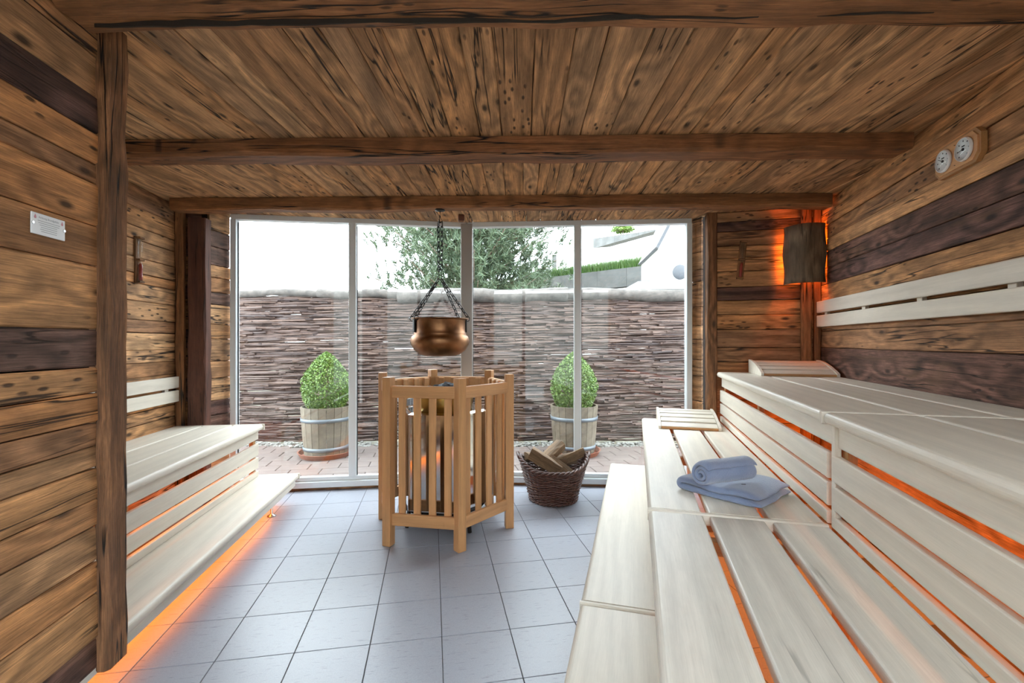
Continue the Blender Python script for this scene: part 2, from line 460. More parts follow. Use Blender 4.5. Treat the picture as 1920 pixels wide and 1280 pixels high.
# ------------------------------------------------------------------ floor with tiles
def inside_floor(x, y):
    pl = x * math.cos(aL) + y * math.sin(aL)
    pr = x * math.cos(aR) + y * math.sin(aR)
    return pl > -2.0 and pr < 1.35 and 0.55 < y < window_y(x) + 0.22
floor = bm_obj('floor', box_bm(6.2, 5.2, 0.06, 0, 2, None, (0, 0, 0)), M_grout, None, (-0.1, 1.68, -0.0335))
floor['kind'] = 'structure'
yaw = 0.1733; TS = 0.29988
tile_me = None
T0 = Vector((-1.1907, 1.8263, 0))
for i in range(-9, 14):
    for j in range(-9, 10):
        ci, cj = (i + 0.5) * TS, (j + 0.5) * TS
        x = T0.x + ci * math.cos(yaw) - cj * math.sin(yaw)
        y = T0.y + ci * math.sin(yaw) + cj * math.cos(yaw)
        if not inside_floor(x, y): continue
        cut = y + 0.24 > window_y(x) + 0.03
        loc = (x - floor.location.x, y - floor.location.y, 0.0295)
        if not cut and tile_me is not None:
            put(bpy.data.objects.new('tile', tile_me), floor, loc, (0, 0, yaw)); continue
        b = box_bm(TS - 0.0035, TS - 0.0035, 0.008, 0.0012, 1)
        if cut:
            for A, B in ((WL, WC), (WC, WR)):
                d = Vector((B[0] - A[0], B[1] - A[1], 0)).normalized(); nrm = Vector((-d.y, d.x, 0))
                co = Vector((A[0], A[1], 0)) + nrm * 0.0 - Vector((x, y, 0))
                R = Matrix.Rotation(-yaw, 3, 'Z')
                r = bmesh.ops.bisect_plane(b, geom=b.verts[:] + b.edges[:] + b.faces[:], plane_co=R @ co, plane_no=R @ nrm, clear_outer=True)
                bmesh.ops.edgeloop_fill(b, edges=[e for e in r['geom_cut'] if isinstance(e, bmesh.types.BMEdge)])
            if len(b.faces) == 0: b.free(); continue
        o = bm_obj('tile', b, M_tile, floor, loc, (0, 0, yaw))
        if not cut: tile_me = o.data

# ------------------------------------------------------------------ plank walls
def plank_wall(name, origin, ang, length, z0, z1, rows, mats, splits=(), thick=0.06, ptk=0.025):
    """Local x along the wall, local y into the room, boards on the room side."""
    wl = bm_obj(name, box_bm(length, thick, z1 - z0, 0, 2, None, (length / 2, -thick / 2, (z0 + z1) / 2)), M_back, None, (origin[0], origin[1], 0), (0, 0, ang))
    wl['kind'] = 'structure'
    for k in range(len(rows) - 1):
        za, zb = rows[k], rows[k + 1]
        cuts = [0.0] + [s for r, s in splits if r == k] + [length]
        for a, c in zip(cuts[:-1], cuts[1:]):
            pr = random.uniform(-0.003, 0.003)
            rough_plank('plank', c - a - 0.002, zb - za - 0.0035, ptk, mats[k % len(mats)], wl,
                        ((a + c) / 2, ptk / 2 + pr, (za + zb) / 2), (pi / 2 * -1, 0, pi) if False else (pi / 2, 0, pi), 0.002, 8)
    return wl
# note: plank local +z (face) must look along wall +y: rot (pi/2,0,pi) sends z->+y

o_, d_ = M_old, M_dark
g_ = M_grey
rowsR = [-0.02, 0.2, 0.42, 0.64, 0.86, 1.02, 1.232, 1.36, 1.49, 1.715, 1.84, 1.964, 2.06, 2.166, 2.26, Z_CEIL]
matsR = [o_, o_, o_, o_, o_, d_, o_, o_, o_, d_, d_, o_, o_, o_, o_]
aRx = math.atan2(math.cos(aR), -math.sin(aR))
plank_wall('wall_right', RF(1.425, -0.55), aRx, 4.80, -0.02, Z_CEIL, rowsR, matsR)

rowsP = [0.196, 0.30, 0.45, 0.554, 0.67, 0.76, 0.865, 0.934, 1.0145, 1.111, 1.197, 1.319, 1.529, 1.66, 1.80, 1.865, 1.965, 2.085, 2.22, Z_CEIL]
matsP = [d_, o_, o_, o_, o_, o_, o_, o_, o_, o_, g_, o_, o_, o_, o_, o_, d_, o_, o_]
ox, oy = LF(-1.175, 1.69)
aLx = aL - pi / 2
plank_wall('wall_left', (ox, oy), aLx, 2.35, 0.196, Z_CEIL, rowsP, matsP, thick=0.02)

rowsA = [-0.02, 0.2, 0.4, 0.58, 0.70, 0.79, 0.92, 1.03, 1.13, 1.22, 1.34, 1.43, 1.56, 1.68, 1.75, 1.86, 1.98, 2.07, 2.2, Z_CEIL]
matsA = [o_, o_, o_, o_, M_ceil, o_, M_ceil, o_, M_ceil, M_ceil, o_, M_ceil, M_ceil, o_, o_, o_, M_ceil, o_, o_]
ox, oy = LF(-2.135, 4.2)
plank_wall('wall_alcove', (ox, oy), aLx, 4.75, -0.02, Z_CEIL, rowsA, matsA)

rowsB = [-0.02, 0.2, 0.42, 0.62, 0.80, 0.98, 1.11, 1.23, 1.38, 1.50, 1.62, 1.73, 1.86, 1.97, 2.07, 2.19, 2.27, Z_CEIL]
matsB = [o_, o_, o_, o_, o_, o_, o_, o_, o_, o_, d_, o_, o_, o_, o_, d_, o_]
plank_wall('wall_back', RF(1.46, 4.145), aR + pi, 0.81, -0.02, Z_CEIL, rowsB, matsB)

plank_wall('wall_corner', LF(-1.90, 4.02), aL + pi, 0.25, -0.02, Z_CEIL, rowsB, [o_, g_, o_], thick=0.05)
# reveals beside the window
def reveal(name, A, B, rows, mats):
    ang = math.atan2(B[1] - A[1], B[0] - A[0]); ln = math.hypot(B[0] - A[0], B[1] - A[1])
    return plank_wall(name, A, ang, ln, -0.02, Z_CEIL, rows, mats, thick=0.05, ptk=0.02)
rowsV = [-0.02, 0.25, 0.5, 0.68, 0.80, 0.98, 1.12, 1.30, 1.42, 1.58, 1.68, 1.80, 1.90, 2.05, 2.18, Z_CEIL]
a_, b_ = LF(-1.845, 4.165), LF(-1.915, 3.97)
reveal('wall_reveal_left', a_, b_, rowsV, [o_, o_, g_, d_, M_ceil, M_ceil, o_, o_, M_ceil, g_, o_, o_, g_, g_, o_])
a_, b_ = RF(0.555, 4.215), (WR[0] + 0.025, WR[1] + 0.055)
reveal('wall_reveal_right', a_, b_, rowsV[:], [o_, o_, d_, M_ceil, o_, M_ceil, o_, M_ceil, o_, M_ceil, M_ceil, o_, M_ceil, M_ceil, M_ceil])
# unseen side behind the viewer: full-height glazing and pale ground added for fill light
RY = -0.86
rear = empty('window_rear_fill', (-2.75, RY, 0), 0); rear['kind'] = 'structure'  # rear glazing added up to the ceiling to let fill daylight in
board('sill', 4.6, 0.08, 0.12, M_alu, rear, (2.3, 0, 0.06), (0, 0, 0), 0.003, 1)
board('head', 4.6, 0.08, 0.05, M_alu, rear, (2.3, 0, Z_CEIL - 0.026), (0, 0, 0), 0.003, 1)
for k in range(5):
    board('mullion', 0.06, 0.06, 2.175, M_alu, rear, (0.03 + k * 1.135, 0, 1.21), (0, 0, 0), 0.003, 1)
    if k < 4:
        board('pane', 1.075, 0.006, 2.175, M_glass, rear, (0.5975 + k * 1.135, 0, 1.21), (0, 0, 0), 0, 1)
M_fill_yard = plain('fill_yard_paving', (0.25, 0.245, 0.235), 0.9, noise=0.1, nscale=3)  # pale unseen paving added to bounce daylight into the room
fill_yard = mesh_obj('ground_fill_yard', [(-14, -0.95, -0.05), (14, -0.95, -0.05), (14, -5.0, -0.05), (-14, -5.0, -0.05)], [(0, 3, 2, 1)], M_fill_yard)
fill_yard['kind'] = 'structure'
sky_block = mesh_obj('ground_sky_block', [(-14, -5.0, -0.05), (14, -5.0, -0.05), (14, -9.0, 3.1), (-14, -9.0, 3.1), (14, -18, 3.4), (-14, -18, 3.4)],
                [(0, 1, 2, 3), (3, 2, 4, 5)], plain('sky_block_gravel', (0.16, 0.155, 0.14), 0.95, noise=0.2, nscale=3))
sky_block['kind'] = 'structure'  # unseen slope added to keep low sky out of the front glass reflection

# ------------------------------------------------------------------ ceiling boards
ceil = bm_obj('ceiling', box_bm(6.6, 4.9, 0.05, 0, 2, None, (0, 0, 0)), M_back, None, (-0.1, 1.55, Z_CEIL + 0.055), (0, 0, aC))
ceil['kind'] = 'structure'
beams_v = [(1.372, 0.15), (2.45, 0.15), (3.395, 0.11)]   # centre and width along depth (ceiling frame)
def c2w(u, v):
    return (u * math.cos(aC) - v * math.sin(aC), u * math.sin(aC) + v * math.cos(aC))
bays = [(-0.88, 1.372), (1.372, 2.45), (2.45, 3.395), (3.395, 4.3)]
inv = ceil.matrix_basis.inverted()
for bi, (v0, v1) in enumerate(bays):
    u = -3.15
    while u < 3.0:
        wd = random.choice([0.085, 0.10, 0.115, 0.125, 0.14, 0.15])
        uc = u + wd / 2
        vv1 = v1
        if bi == 3:
            x, y = c2w(uc, 4.1)
            if x < -2.75 or x > 2.5:
                u += wd
                continue
            if x < WL[0]: vv1 = (4.20 + 0.139 * x) / 0.990
            elif x > WR[0] + 0.16: vv1 = (4.20 - 0.2627 * x) / 0.9649
            else: vv1 = window_y(min(x, WR[0])) + (0.03 if x < WR[0] - 0.1 else 0.075)
            # convert world y limit to ceiling v
            vv1 = (vv1 - uc * math.sin(aC)) / math.cos(aC)
        elif bi == 0 and (uc < -2.2 or uc > 2.0):
            u += wd; continue
        x, y = c2w(uc, (v0 + vv1) / 2)
        rough_plank('plank', vv1 - v0 - 0.002, wd - 0.003, 0.03, M_ceil, ceil, inv @ Vector((x, y, Z_CEIL + 0.015 + random.uniform(0, 0.003))),
                    (pi, 0, pi / 2), 0.002, 5, 0.0035)
        u += wd

# beams
def rough_beam(name, L, W, H, mat, loc, rot, seg=26, j=0.006):
    vs_, fs = [], []
    oy = oz = 0
    for i in range(seg + 1):
        x = -L / 2 + L * i / seg
        oz = oz * 0.7 + random.uniform(-j, j); oy = oy * 0.7 + random.uniform(-j, j) * 0.6
        c = 0.012 * random.uniform(0.5, 1.8)
        y0, y1, z0, z1 = -W / 2 + oy, W / 2 + oy * 0.5, -H / 2 + oz, H / 2
        vs_ += [(x, y0, z1), (x, y0, z0 + c), (x, y0 + c, z0), (x, y1 - c, z0), (x, y1, z0 + c), (x, y1, z1)]
    for i in range(seg):
        a = i * 6
        for k in range(6):
            k2 = (k + 1) % 6
            fs.append((a + k, a + 6 + k, a + 6 + k2, a + k2))
    fs.append(tuple(range(5, -1, -1))); fs.append(tuple(range(seg * 6, seg * 6 + 6)))
    o = mesh_obj(name, vs_, fs, mat, None, loc, rot, smooth=False)
    return o
def uL(p, t):   # ceiling-frame u of a left-frame point
    x, y = LF(p, t); return x * math.cos(aC) + y * math.sin(aC)
def uR(p, t):
    x, y = RF(p, t); return x * math.cos(aC) + y * math.sin(aC)
bl = ['thick hewn beam with a long crack, overhead next to the white sign', 'dark hewn ceiling beam meeting the wall near the twin gauge', 'dark ceiling beam by the window with the kettle chain on it']
spans = [(uL(-1.15, 1.52) + 0.005, uR(1.40, 1.35) - 0.01), (uL(-2.11, 2.75) + 0.03, uR(1.40, 2.87) - 0.05), (uL(-2.11, 3.75) + 0.06, uR(1.40, 3.83) - 0.045)]
for k, ((v, wd), (ua, ub)) in enumerate(zip(beams_v, spans)):
    x, y = c2w((ua + ub) / 2, v)
    hgt = 0.085 if k < 2 else 0.092
    o = rough_beam('ceiling_beam', ub - ua, wd, hgt, M_beam, (x, y, Z_CEIL - hgt / 2 - 0.001), (0, 0, aC))
    tag(o, bl[k], 'beam')
    if k == 0:
        cv, cf, n_ = [], [], 60
        yc_ = 0.0
        for i in range(n_ + 1):
            xx = -(ub - ua) / 2 + 0.05 + (ub - ua - 0.1) * i / n_
            yc_ = yc_ * 0.92 + random.uniform(-.004, .004)
            hw = 0.0012 + 0.0022 * abs(math.sin(i * 0.35)) 
            cv += [(xx, 0.012 + yc_ - hw, -0.0), (xx, 0.012 + yc_ + hw, -0.0), (xx, 0.012 + yc_ + hw, -hgt / 2 - 0.010), (xx, 0.012 + yc_ - hw, -hgt / 2 - 0.010)]
        for i in range(n_):
            for q in range(4):
                q2 = (q + 1) % 4
                cf.append((4 * i + q, 4 * i + q2, 4 * i + 4 + q2, 4 * i + 4 + q))
        mesh_obj('crack', cv, cf, M_back, o)

# upright timbers
def timber(name, p, t, wp, wt, z0, z1, frame, label, mat=M_post, j=0.006):
    F, a = (LF, aL) if frame == 'L' else (RF, aR)
    x, y = F(p, t)
    seg = 18; vs_, fs = [], []
    for i in range(seg + 1):
        z = (z1 - z0) * i / seg
        q = [random.uniform(-j, j) for _ in range(4)]; c = 0.008 * random.uniform(0.4, 1.8)
        x0, x1, y0, y1 = -wp / 2 + q[0], wp / 2 + q[1], -wt / 2 + q[2], wt / 2 + q[3]
        # local x is the length so the grain runs upwards
        vs_ += [(z, x0 + c, y0), (z, x1 - c, y0), (z, x1, y0 + c), (z, x1, y1 - c), (z, x1 - c, y1), (z, x0 + c, y1), (z, x0, y1 - c), (z, x0, y0 + c)]
    for i in range(seg):
        a0 = i * 8
        for k in range(8):
            k2 = (k + 1) % 8
            fs.append((a0 + k, a0 + k2, a0 + 8 + k2, a0 + 8 + k))
    fs.append(tuple(range(7, -1, -1))); fs.append(tuple(range(seg * 8, seg * 8 + 8)))
    o = mesh_obj(name, vs_, fs, mat, None, (x, y, z0), (0, 0, 0))
    # columns: local x -> world z, local y -> frame p, local z -> frame t
    ex = Vector((math.cos(a), math.sin(a), 0)); ey = Vector((-math.sin(a), math.cos(a), 0))
    M = Matrix((( 0, ex.x, ey.x), (0, ex.y, ey.y), (1, 0, 0)))
    o.rotation_euler = M.to_euler()
    bmn = bmesh.new(); bmn.from_mesh(o.data); bmesh.ops.recalc_face_normals(bmn, faces=bmn.faces); bmn.to_mesh(o.data); bmn.free()
    tag(o, label, 'post')
    return o
timber('timber_post', -1.1375, 1.735, 0.045, 0.10, 0.185, Z_CEIL - 0.002, 'L', 'rough edged timber post capping the plank wall beside the bench', M_post, 0.005)
timber('timber_post', -1.95, 3.93, 0.13, 0.095, 0.0, Z_CEIL - 0.1, 'L', 'dark square timber post behind the low bench backrest', M_stain, 0.003)
timber('timber_post', -2.075, 3.905, 0.06, 0.05, 0.0, Z_CEIL - 0.002, 'L', 'narrow timber strip between hourglass wall and dark square post', M_beam, 0.002)
timber('timber_post', 0.607, 4.15, 0.08, 0.12, 0.0, Z_CEIL - 0.002, 'R', 'timber post at the end of the tiered benches by the window', M_post, 0.003)
timber('timber_post', 1.298, 4.097, 0.075, 0.04, 0.0, Z_CEIL - 0.002, 'R', 'flat timber strip below the glowing lamp in the corner', M_beam, 0.002)
timber('timber_post', 1.372, 4.096, 0.045, 0.045, 0.0, Z_CEIL - 0.002, 'R', 'thin timber strip in the corner where the long backrest starts', M_beam, 0.002)

# ------------------------------------------------------------------ windows
def window(name, A, B):
    ang = math.atan2(B[1] - A[1], B[0] - A[0]); ln = math.hypot(B[0] - A[0], B[1] - A[1])
    root = empty(name, (A[0], A[1], 0), ang); root['kind'] = 'structure'
    H = 2.354
    def part(nm, L, W, T, loc, mat=M_alu, bev=0.003):
        return board(nm, L, W, T, mat, root, loc, (0, 0, 0), bev, 1)
    part('base_strip', ln, 0.05, 0.022, (ln / 2, 0.03, 0.011), M_post)
    part('sill', ln - 0.01, 0.08, 0.05, (ln / 2, 0.03, 0.047))
    part('sill_profile', ln - 0.02, 0.05, 0.034, (ln / 2, 0.045, 0.089))
    part('head', ln - 0.01, 0.07, 0.045, (ln / 2, 0.035, H - 0.0225))
    for x in (0.024, ln - 0.024):
        part('jamb', 0.046, 0.07, H - 0.15, (x, 0.035, 0.106 + (H - 0.15) / 2 - 0.0))
    part('mullion', 0.062, 0.07, H - 0.15, (ln / 2, 0.032, 0.106 + (H - 0.15) / 2))
    for k in range(2):
        x0 = 0.047 + k * (ln / 2 - 0.016); x1 = x0 + ln / 2 - 0.078
        g = part('gasket', 0.006, 0.012, H - 0.17, (x0 + 0.003, 0.04, 0.108 + (H - 0.17) / 2), M_gasket, 0)
        part('pane', x1 - x0, 0.006, H - 0.155, ((x0 + x1) / 2, 0.048, 0.104 + (H - 0.155) / 2), M_glass, 0)
    return root
window('window_1', WL, WC)
window('window_2', WC, WR)
tr = board('trim_1', 0.105, 0.10, 2.33, M_alu2, None, (WC[0], WC[1] + 0.025, 1.168), (0, 0, math.radians(2)), 0.004, 1)
tr['kind'] = 'structure'

# ------------------------------------------------------------------ benches
def edge_x(e):   # edges running along local x
    d = (e.verts[0].co - e.verts[1].co); return abs(d.x) > max(abs(d.y), abs(d.z))

def bullnose(name, L, W, T, mat, parent, loc, rot, side=-1, r=0.02):
    """Board along local x with one rounded long edge at y=side."""
    b = bmesh.new(); bmesh.ops.create_cube(b, size=1.0)
    for v in b.verts: v.co = Vector((v.co.x * L, v.co.y * W, v.co.z * T))
    es = [e for e in b.edges if edge_x(e) and e.verts[0].co.y * side > 0]
    bmesh.ops.bevel(b, geom=es, offset=min(r, T * 0.49), segments=5, profile=0.5, affect='EDGES')
    es = [e for e in b.edges if edge_x(e) and abs(e.verts[0].co.y + side * W / 2) < 1e-5]
    bmesh.ops.bevel(b, geom=es, offset=0.006, segments=2, profile=0.5, affect='EDGES')
    return bm_obj(name, b, mat, parent, loc, rot)

RZ = pi / 2
def tier(name, label, frame, t0, t1, ztop, boards, riser_p, riser_rows, slot, group=None, knot=False, far_strip=True, near_strip=False, wall_p=None, sgn=1):
    """boards: list of (p0,p1); the first one is the nosed one. sgn=+1: room is at lower p (right benches), -1: room at higher p."""
    F, a = (RF, aR) if frame == 'R' else (LF, aL)
    root = empty(name, (*F(0, t0), 0), a)
    L = t1 - t0
    mt = M_aspen_k if knot else M_aspen
    TH = 0.036
    e0 = 0.026 if near_strip else 0.0
    e1 = 0.026 if far_strip else 0.0
    bl_ = L - e0 - e1 - 0.004
    yc = e0 + bl_ / 2 + 0.002
    for k, (p0, p1) in enumerate(boards):
        W = abs(p1 - p0)
        if k == 0:
            bullnose('seat_board', bl_, W, 0.042, mt, root, ((p0 + p1) / 2, yc, ztop - 0.021), (0, 0, RZ), 1 if sgn > 0 else -1, 0.02)
        else:
            board('seat_board', bl_, W, TH, mt, root, ((p0 + p1) / 2, yc, ztop - TH / 2), (0, 0, RZ), 0.007, 3, edge_x)
    pmin = min(min(b) for b in boards); pmax = max(max(b) for b in boards)
    for on, y in ((near_strip, 0.012), (far_strip, L - 0.012)):
        if on:
            bullnose('end_strip', pmax - pmin + 0.004, 0.022, 0.046, M_aspen, root, ((pmin + pmax) / 2, y, ztop - 0.0215), (0, 0, 0), 1, 0.008)
    # cross bearers under the seat
    nb = max(2, int(L / 0.75) + 1)
    for k in range(nb):
        y = 0.10 + (L - 0.20) * k / (nb - 1)
        board('bearer', pmax - pmin - 0.10, 0.045, 0.05, M_pine, root, ((pmin + pmax) / 2 + 0.02 * sgn, y, ztop - 0.071), (0, 0, 0), 0.003, 1)
    # riser of boards with open slots
    for k, (za, zb) in enumerate(riser_rows):
        off = 0.0 if k else 0.012 * sgn
        board('riser_board' if k else 'fascia', bl_ if k else L - 0.004, zb - za, 0.024, M_aspen, root, (riser_p + 0.012 * sgn + off, yc if k else L / 2, (za + zb) / 2), (pi / 2, 0, RZ), 0.005, 2, edge_x)
    if riser_rows and ztop > 0.3:
        zl = min(r[0] for r in riser_rows)
        for y in (0.04, L * 0.5, L - 0.04):
            board('upright', ztop - 0.1 - 0.0, 0.045, 0.03, M_pine, root, (riser_p + 0.042 * sgn, y, (ztop - 0.05) / 2 - 0.02), (0, pi / 2, 0), 0.003, 1)
    tag(root, label, 'bench', group)
    return root

R_rows = lambda zt: [(zt - 0.120, zt - 0.036), (zt - 0.242, zt - 0.148), (zt - 0.340, zt - 0.256), (zt - 0.404, zt - 0.361)]
JT = 1.86
# right, upper tier
ub = [(0.64, 0.918), (0.934, 1.184), (1.200, 1.388)]
mb = [(0.045, 0.242), (0.267, 0.453), (0.479, 0.66)]
up_far = tier('sauna_bench', 'top tier bench section carrying a headrest beneath the corner lamp', 'R', JT, 4.065, Z_UP, ub, 0.663, R_rows(Z_UP), None, 'top tier bench sections', near_strip=True, far_strip=False)
up_near = tier('sauna_bench', 'top tier bench section without headrest under the twin gauge wall', 'R', -0.35, JT - 0.012, Z_UP, ub, 0.663, R_rows(Z_UP), None, 'top tier bench sections', far_strip=False)
mid_far = tier('sauna_bench', 'middle tier bench section with towels and headrest on it', 'R', JT, 4.065, Z_MID, mb, 0.066, [(Z_STEP + 0.001, Z_MID - 0.045)], None, 'middle tier bench sections', near_strip=True, far_strip=False)
mid_near = tier('sauna_bench', 'bare middle tier bench section with a long dark crack in its board', 'R', -0.35, JT - 0.012, Z_MID, mb, 0.066, [(Z_STEP + 0.001, Z_MID - 0.045)], None, 'middle tier bench sections', knot=True, far_strip=False)
sb = [(-0.22, 0.077)]
st_far = tier('bench_step', 'low bench step reaching to the window by the firewood basket', 'R', JT, 4.065, Z_STEP, sb, -0.185, [(0.10, Z_STEP - 0.042)], None, 'low steps before the tiers', near_strip=True, far_strip=False)
st_near = tier('bench_step', 'low bench step section in front of the cracked bare middle bench', 'R', -0.35, JT - 0.012, Z_STEP, sb, -0.185, [(0.10, Z_STEP - 0.042)], None, 'low steps before the tiers', far_strip=False)
# left, two tiers
lb = [(-1.443, -1.66), (-1.672, -1.88), (-1.892, -2.095)]
left_up = tier('sauna_bench', 'two tier side bench seat beside the hourglass wall with slatted front', 'L', 0.9, 3.87, Z_MID, lb, -1.478, R_rows(Z_MID), None, sgn=-1, far_strip=True)
ls = [(-1.182, -1.50)]
left_st = tier('bench_step', 'wide low step in front of the side bench with orange glow beneath', 'L', 0.9, 3.885, Z_STEP, ls, -1.205, [(0.115, Z_STEP - 0.04)], None, sgn=-1, far_strip=True)

for root, L, p_, z_ in ((up_near, JT - 0.012 + 0.35, 0.663, Z_UP),):
    board('end_upright', z_ - Z_MID - 0.04, 0.022, 0.03, M_aspen, root, (p_ + 0.012, L - 0.012, (z_ - 0.04 + Z_MID) / 2 + 0.002), (0, pi / 2, pi / 2), 0.003, 1)
def foot(parent, p, y, ztop):
    b = bmesh.new()
    lathe(b, [(0.001, 0.0), (0.03, 0.0), (0.03, 0.006), (0.012, 0.012), (0.008, 0.02), (0.008, ztop), (0.001, ztop)], 16)
    bm_obj('foot', b, M_brushed, parent, (p, y, 0.001), (0, 0, 0), True)
for y, p in ((0.35, -1.42), (1.2, -1.42), (2.0, -1.42), (2.66, -1.279)):
    foot(left_st, p, y, 0.13)
for root in (st_far, st_near):
    for y in (0.3, 1.1, 1.9):
        foot(root, -0.10, y, 0.13)
# glowing strips under the benches
strip_light('glow_strip', left_st, (-1.36, 1.45, 0.125), (0, math.radians(25), 0), 0.03, 2.8, 9.5)
strip_light('glow_strip', left_up, (-1.75, 1.45, 0.53), (0, 0, 0), 0.04, 2.7, 12.0)
for root, L in ((up_far, 2.2), (up_near, 2.2)):
    strip_light('glow_strip', root, (1.22, L / 2, 0.93), (0, math.radians(-10), 0), 0.05, L - 0.2, 12.0)
for root, L in ((mid_far, 2.2), (mid_near, 2.2)):
    strip_light('glow_strip', root, (0.42, L / 2, 0.52), (0, 0, 0), 0.05, L - 0.2, 5.0)

# backrests
def backrest(label, frame, p_wall, t0, t1, z0, h, gap, sgn, group=None):
    F, a = (RF, aR) if frame == 'R' else (LF, aL)
    root = empty('backrest', (*F(p_wall, t0), z0), a)
    L = t1 - t0
    n = int(L / 0.62) + 1
    for k in range(n):
        board('spacer', 0.045, 0.022, 2 * h + gap - 0.02, M_aspen, root, (-0.011 * sgn, 0.12 + (L - 0.24) * k / max(1, n - 1), h + gap / 2), (0, 0, RZ), 0.002, 1)
    for k in range(2):
        board('slat', L, h, 0.022, M_aspen, root, (-0.033 * sgn, L / 2, h / 2 + k * (h + gap)), (pi / 2, 0, RZ), 0.005, 2)
    tag(root, label, 'backrest', group)
backrest('long pale two-slat backrest on the wall above the top tier', 'R', 1.40, -0.3, 4.06, 1.392, 0.089, 0.019, 1)
backrest('short pale two-slat backrest above the side bench', 'L', -2.11, 0.95, 3.872, 0.816, 0.088, 0.018, -1)

# headrests: curved slatted wedges
def headrest(label, p0, p1, t0, t1, z, h):
    root = empty('headrest', (*RF(p0, t0), z), aR)
    W = p1 - p0; D = t1 - t0
    def arc(s):   # s 0..1 front to back
        return Vector((0, D * s, 0.012 + (h - 0.012) * math.sin(s * pi / 2 * 0.98) ** 0.9))
    n = 14
    for x in (0.011, W - 0.011):
        vs_, fs = [], []
        for sx in (-0.009, 0.009):
            vs_ += [(x + sx, 0, 0)] + [(x + sx, arc(k / n).y, arc(k / n).z + 0.010) for k in range(n + 1)] + [(x + sx, D, 0)]
        m = n + 3
        fs.append(tuple(range(m))); fs.append(tuple(range(2 * m - 1, m - 1, -1)))
        for k in range(m):
            k2 = (k + 1) % m
            fs.append((k, m + k, m + k2, k2))
        mesh_obj('side_panel', vs_, fs, M_aspen, root)
    for k in range(5):
        s = 0.03 + k * 0.20
        a, b = arc(s), arc(min(1.0, s + 0.155))
        d = b - a
        board('slat', W - 0.044, d.length, 0.012, M_aspen, root, ((W / 2), (a.y + b.y) / 2, (a.z + b.z) / 2 - 0.003), (math.atan2(d.z, d.y), 0, 0), 0.003, 1)
    board('front_rail', W - 0.044, 0.016, 0.016, M_pine, root, (W / 2, 0.008, 0.009), (0, 0, 0), 0.002, 1)
    tag(root, label, 'headrest', 'curved slatted headrests')
headrest('curved slatted headrest lying on the middle tier by the window', 0.16, 0.60, 3.60, 4.02, Z_MID + 0.001, 0.095)
headrest('curved slatted headrest lying on the top tier under the lamp', 0.87, 1.37, 3.66, 4.05, Z_UP + 0.001, 0.095)

# ------------------------------------------------------------------ heater and its cage
HC = Vector((-0.478, 3.23, 0)); HS = 0.465
F0 = Vector((-0.325, 2.81, 0))
a0 = math.atan2(F0.y - HC.y, F0.x - HC.x)
cage = empty('heater_guard', HC, 0)
tag(cage, 'honey coloured wooden guard of slats standing around the heater', 'heater guard')
corners = [Vector((HS * math.cos(a0 + k * pi / 3), HS * math.sin(a0 + k * pi / 3), 0)) for k in range(6)]
for k, c in enumerate(corners):
    am = a0 + k * pi / 3
    board('post', 1.055, 0.058, 0.058, M_alder, cage, (c.x, c.y, 0.5285), (0, -pi / 2, am - pi / 6 * 0 + (pi / 6 if k % 2 else -pi / 6) * 0 + 0.35), 0.004, 2)
    n = corners[(k + 1) % 6]
    mid = (c + n) / 2; ang = math.atan2(n.y - c.y, n.x - c.x)
    ln = (n - c).length
    board('rail', ln - 0.05, 0.024, 0.075, M_alder, cage, (mid.x, mid.y, 0.965), (0, 0, ang), 0.004, 2)
    board('rail', ln - 0.05, 0.024, 0.075, M_alder, cage, (mid.x, mid.y, 0.165), (0, 0, ang), 0.004, 2)
    inward = (Vector((0, 0, 0)) - mid).normalized()
    for s in range(4):
        q = c + (n - c) * ((s + 0.5) / 4 * 0.86 + 0.07) + inward * 0.021
        board('slat', 0.86, 0.046, 0.018, M_alder, cage, (q.x, q.y, 0.565), (pi / 2, -pi / 2, 0) if False else (0, -pi / 2, ang + pi / 2), 0.003, 1)

heater = empty('sauna_heater', HC, 0)
tag(heater, 'mirror steel sauna heater with stones inside the wooden guard', 'heater')
b = bmesh.new()
hexr = 0.315
def hexring(r, z): return [b.verts.new((r * math.cos(a0 + k * pi / 3), r * math.sin(a0 + k * pi / 3), z)) for k in range(6)]
rs = [hexring(hexr, 0.17), hexring(hexr, 0.80), hexring(hexr - 0.03, 0.81), hexring(0.20, 0.81)]
for i in range(3):
    for k in range(6):
        k2 = (k + 1) % 6
        b.faces.new((rs[i][k], rs[i][k2], rs[i + 1][k2], rs[i + 1][k]))
b.faces.new(rs[0][::-1])
bm_obj('housing', b, M_steel, heater)
b = bmesh.new(); lathe(b, [(0.18, 0.80), (0.195, 0.81), (0.205, 0.88), (0.21, 0.945), (0.20, 0.945), (0.19, 0.88)], 36)
bm_obj('stone_bowl', b, M_brass, heater, smooth=True)
b = bmesh.new(); lathe(b, [(0.0, 0.17), (0.27, 0.165), (0.29, 0.15), (0.27, 0.14), (0.0, 0.14)], 32)
bm_obj('base_ring', b, M_iron, heater, smooth=True)
for k in range(3):
    am = a0 + 0.5 + k * 2 * pi / 3
    b = bmesh.new(); tube(b, [(0.24 * math.cos(am), 0.24 * math.sin(am), 0.15), (0.26 * math.cos(am), 0.26 * math.sin(am), 0.0)], 0.014, 8)
    bm_obj('leg', b, M_iron, heater)
for k in range(2):    # perforated vents on the rear edge of the top
    am = a0 + pi + (-0.9 if k else 0.95)
    v = board('vent', 0.09, 0.008, 0.05, M_white, heater, (0.27 * math.cos(am), 0.27 * math.sin(am), 0.845), (0, 0, am + pi / 2), 0.001, 1)
    for i in range(5):
        for jx in (-0.022, 0.022):
            board('slot', 0.018, 0.010, 0.004, M_ink, v, (jx, 0.0, -0.018 + i * 0.009), (0, 0, 0), 0, 1)
rs_ = random.Random(5)
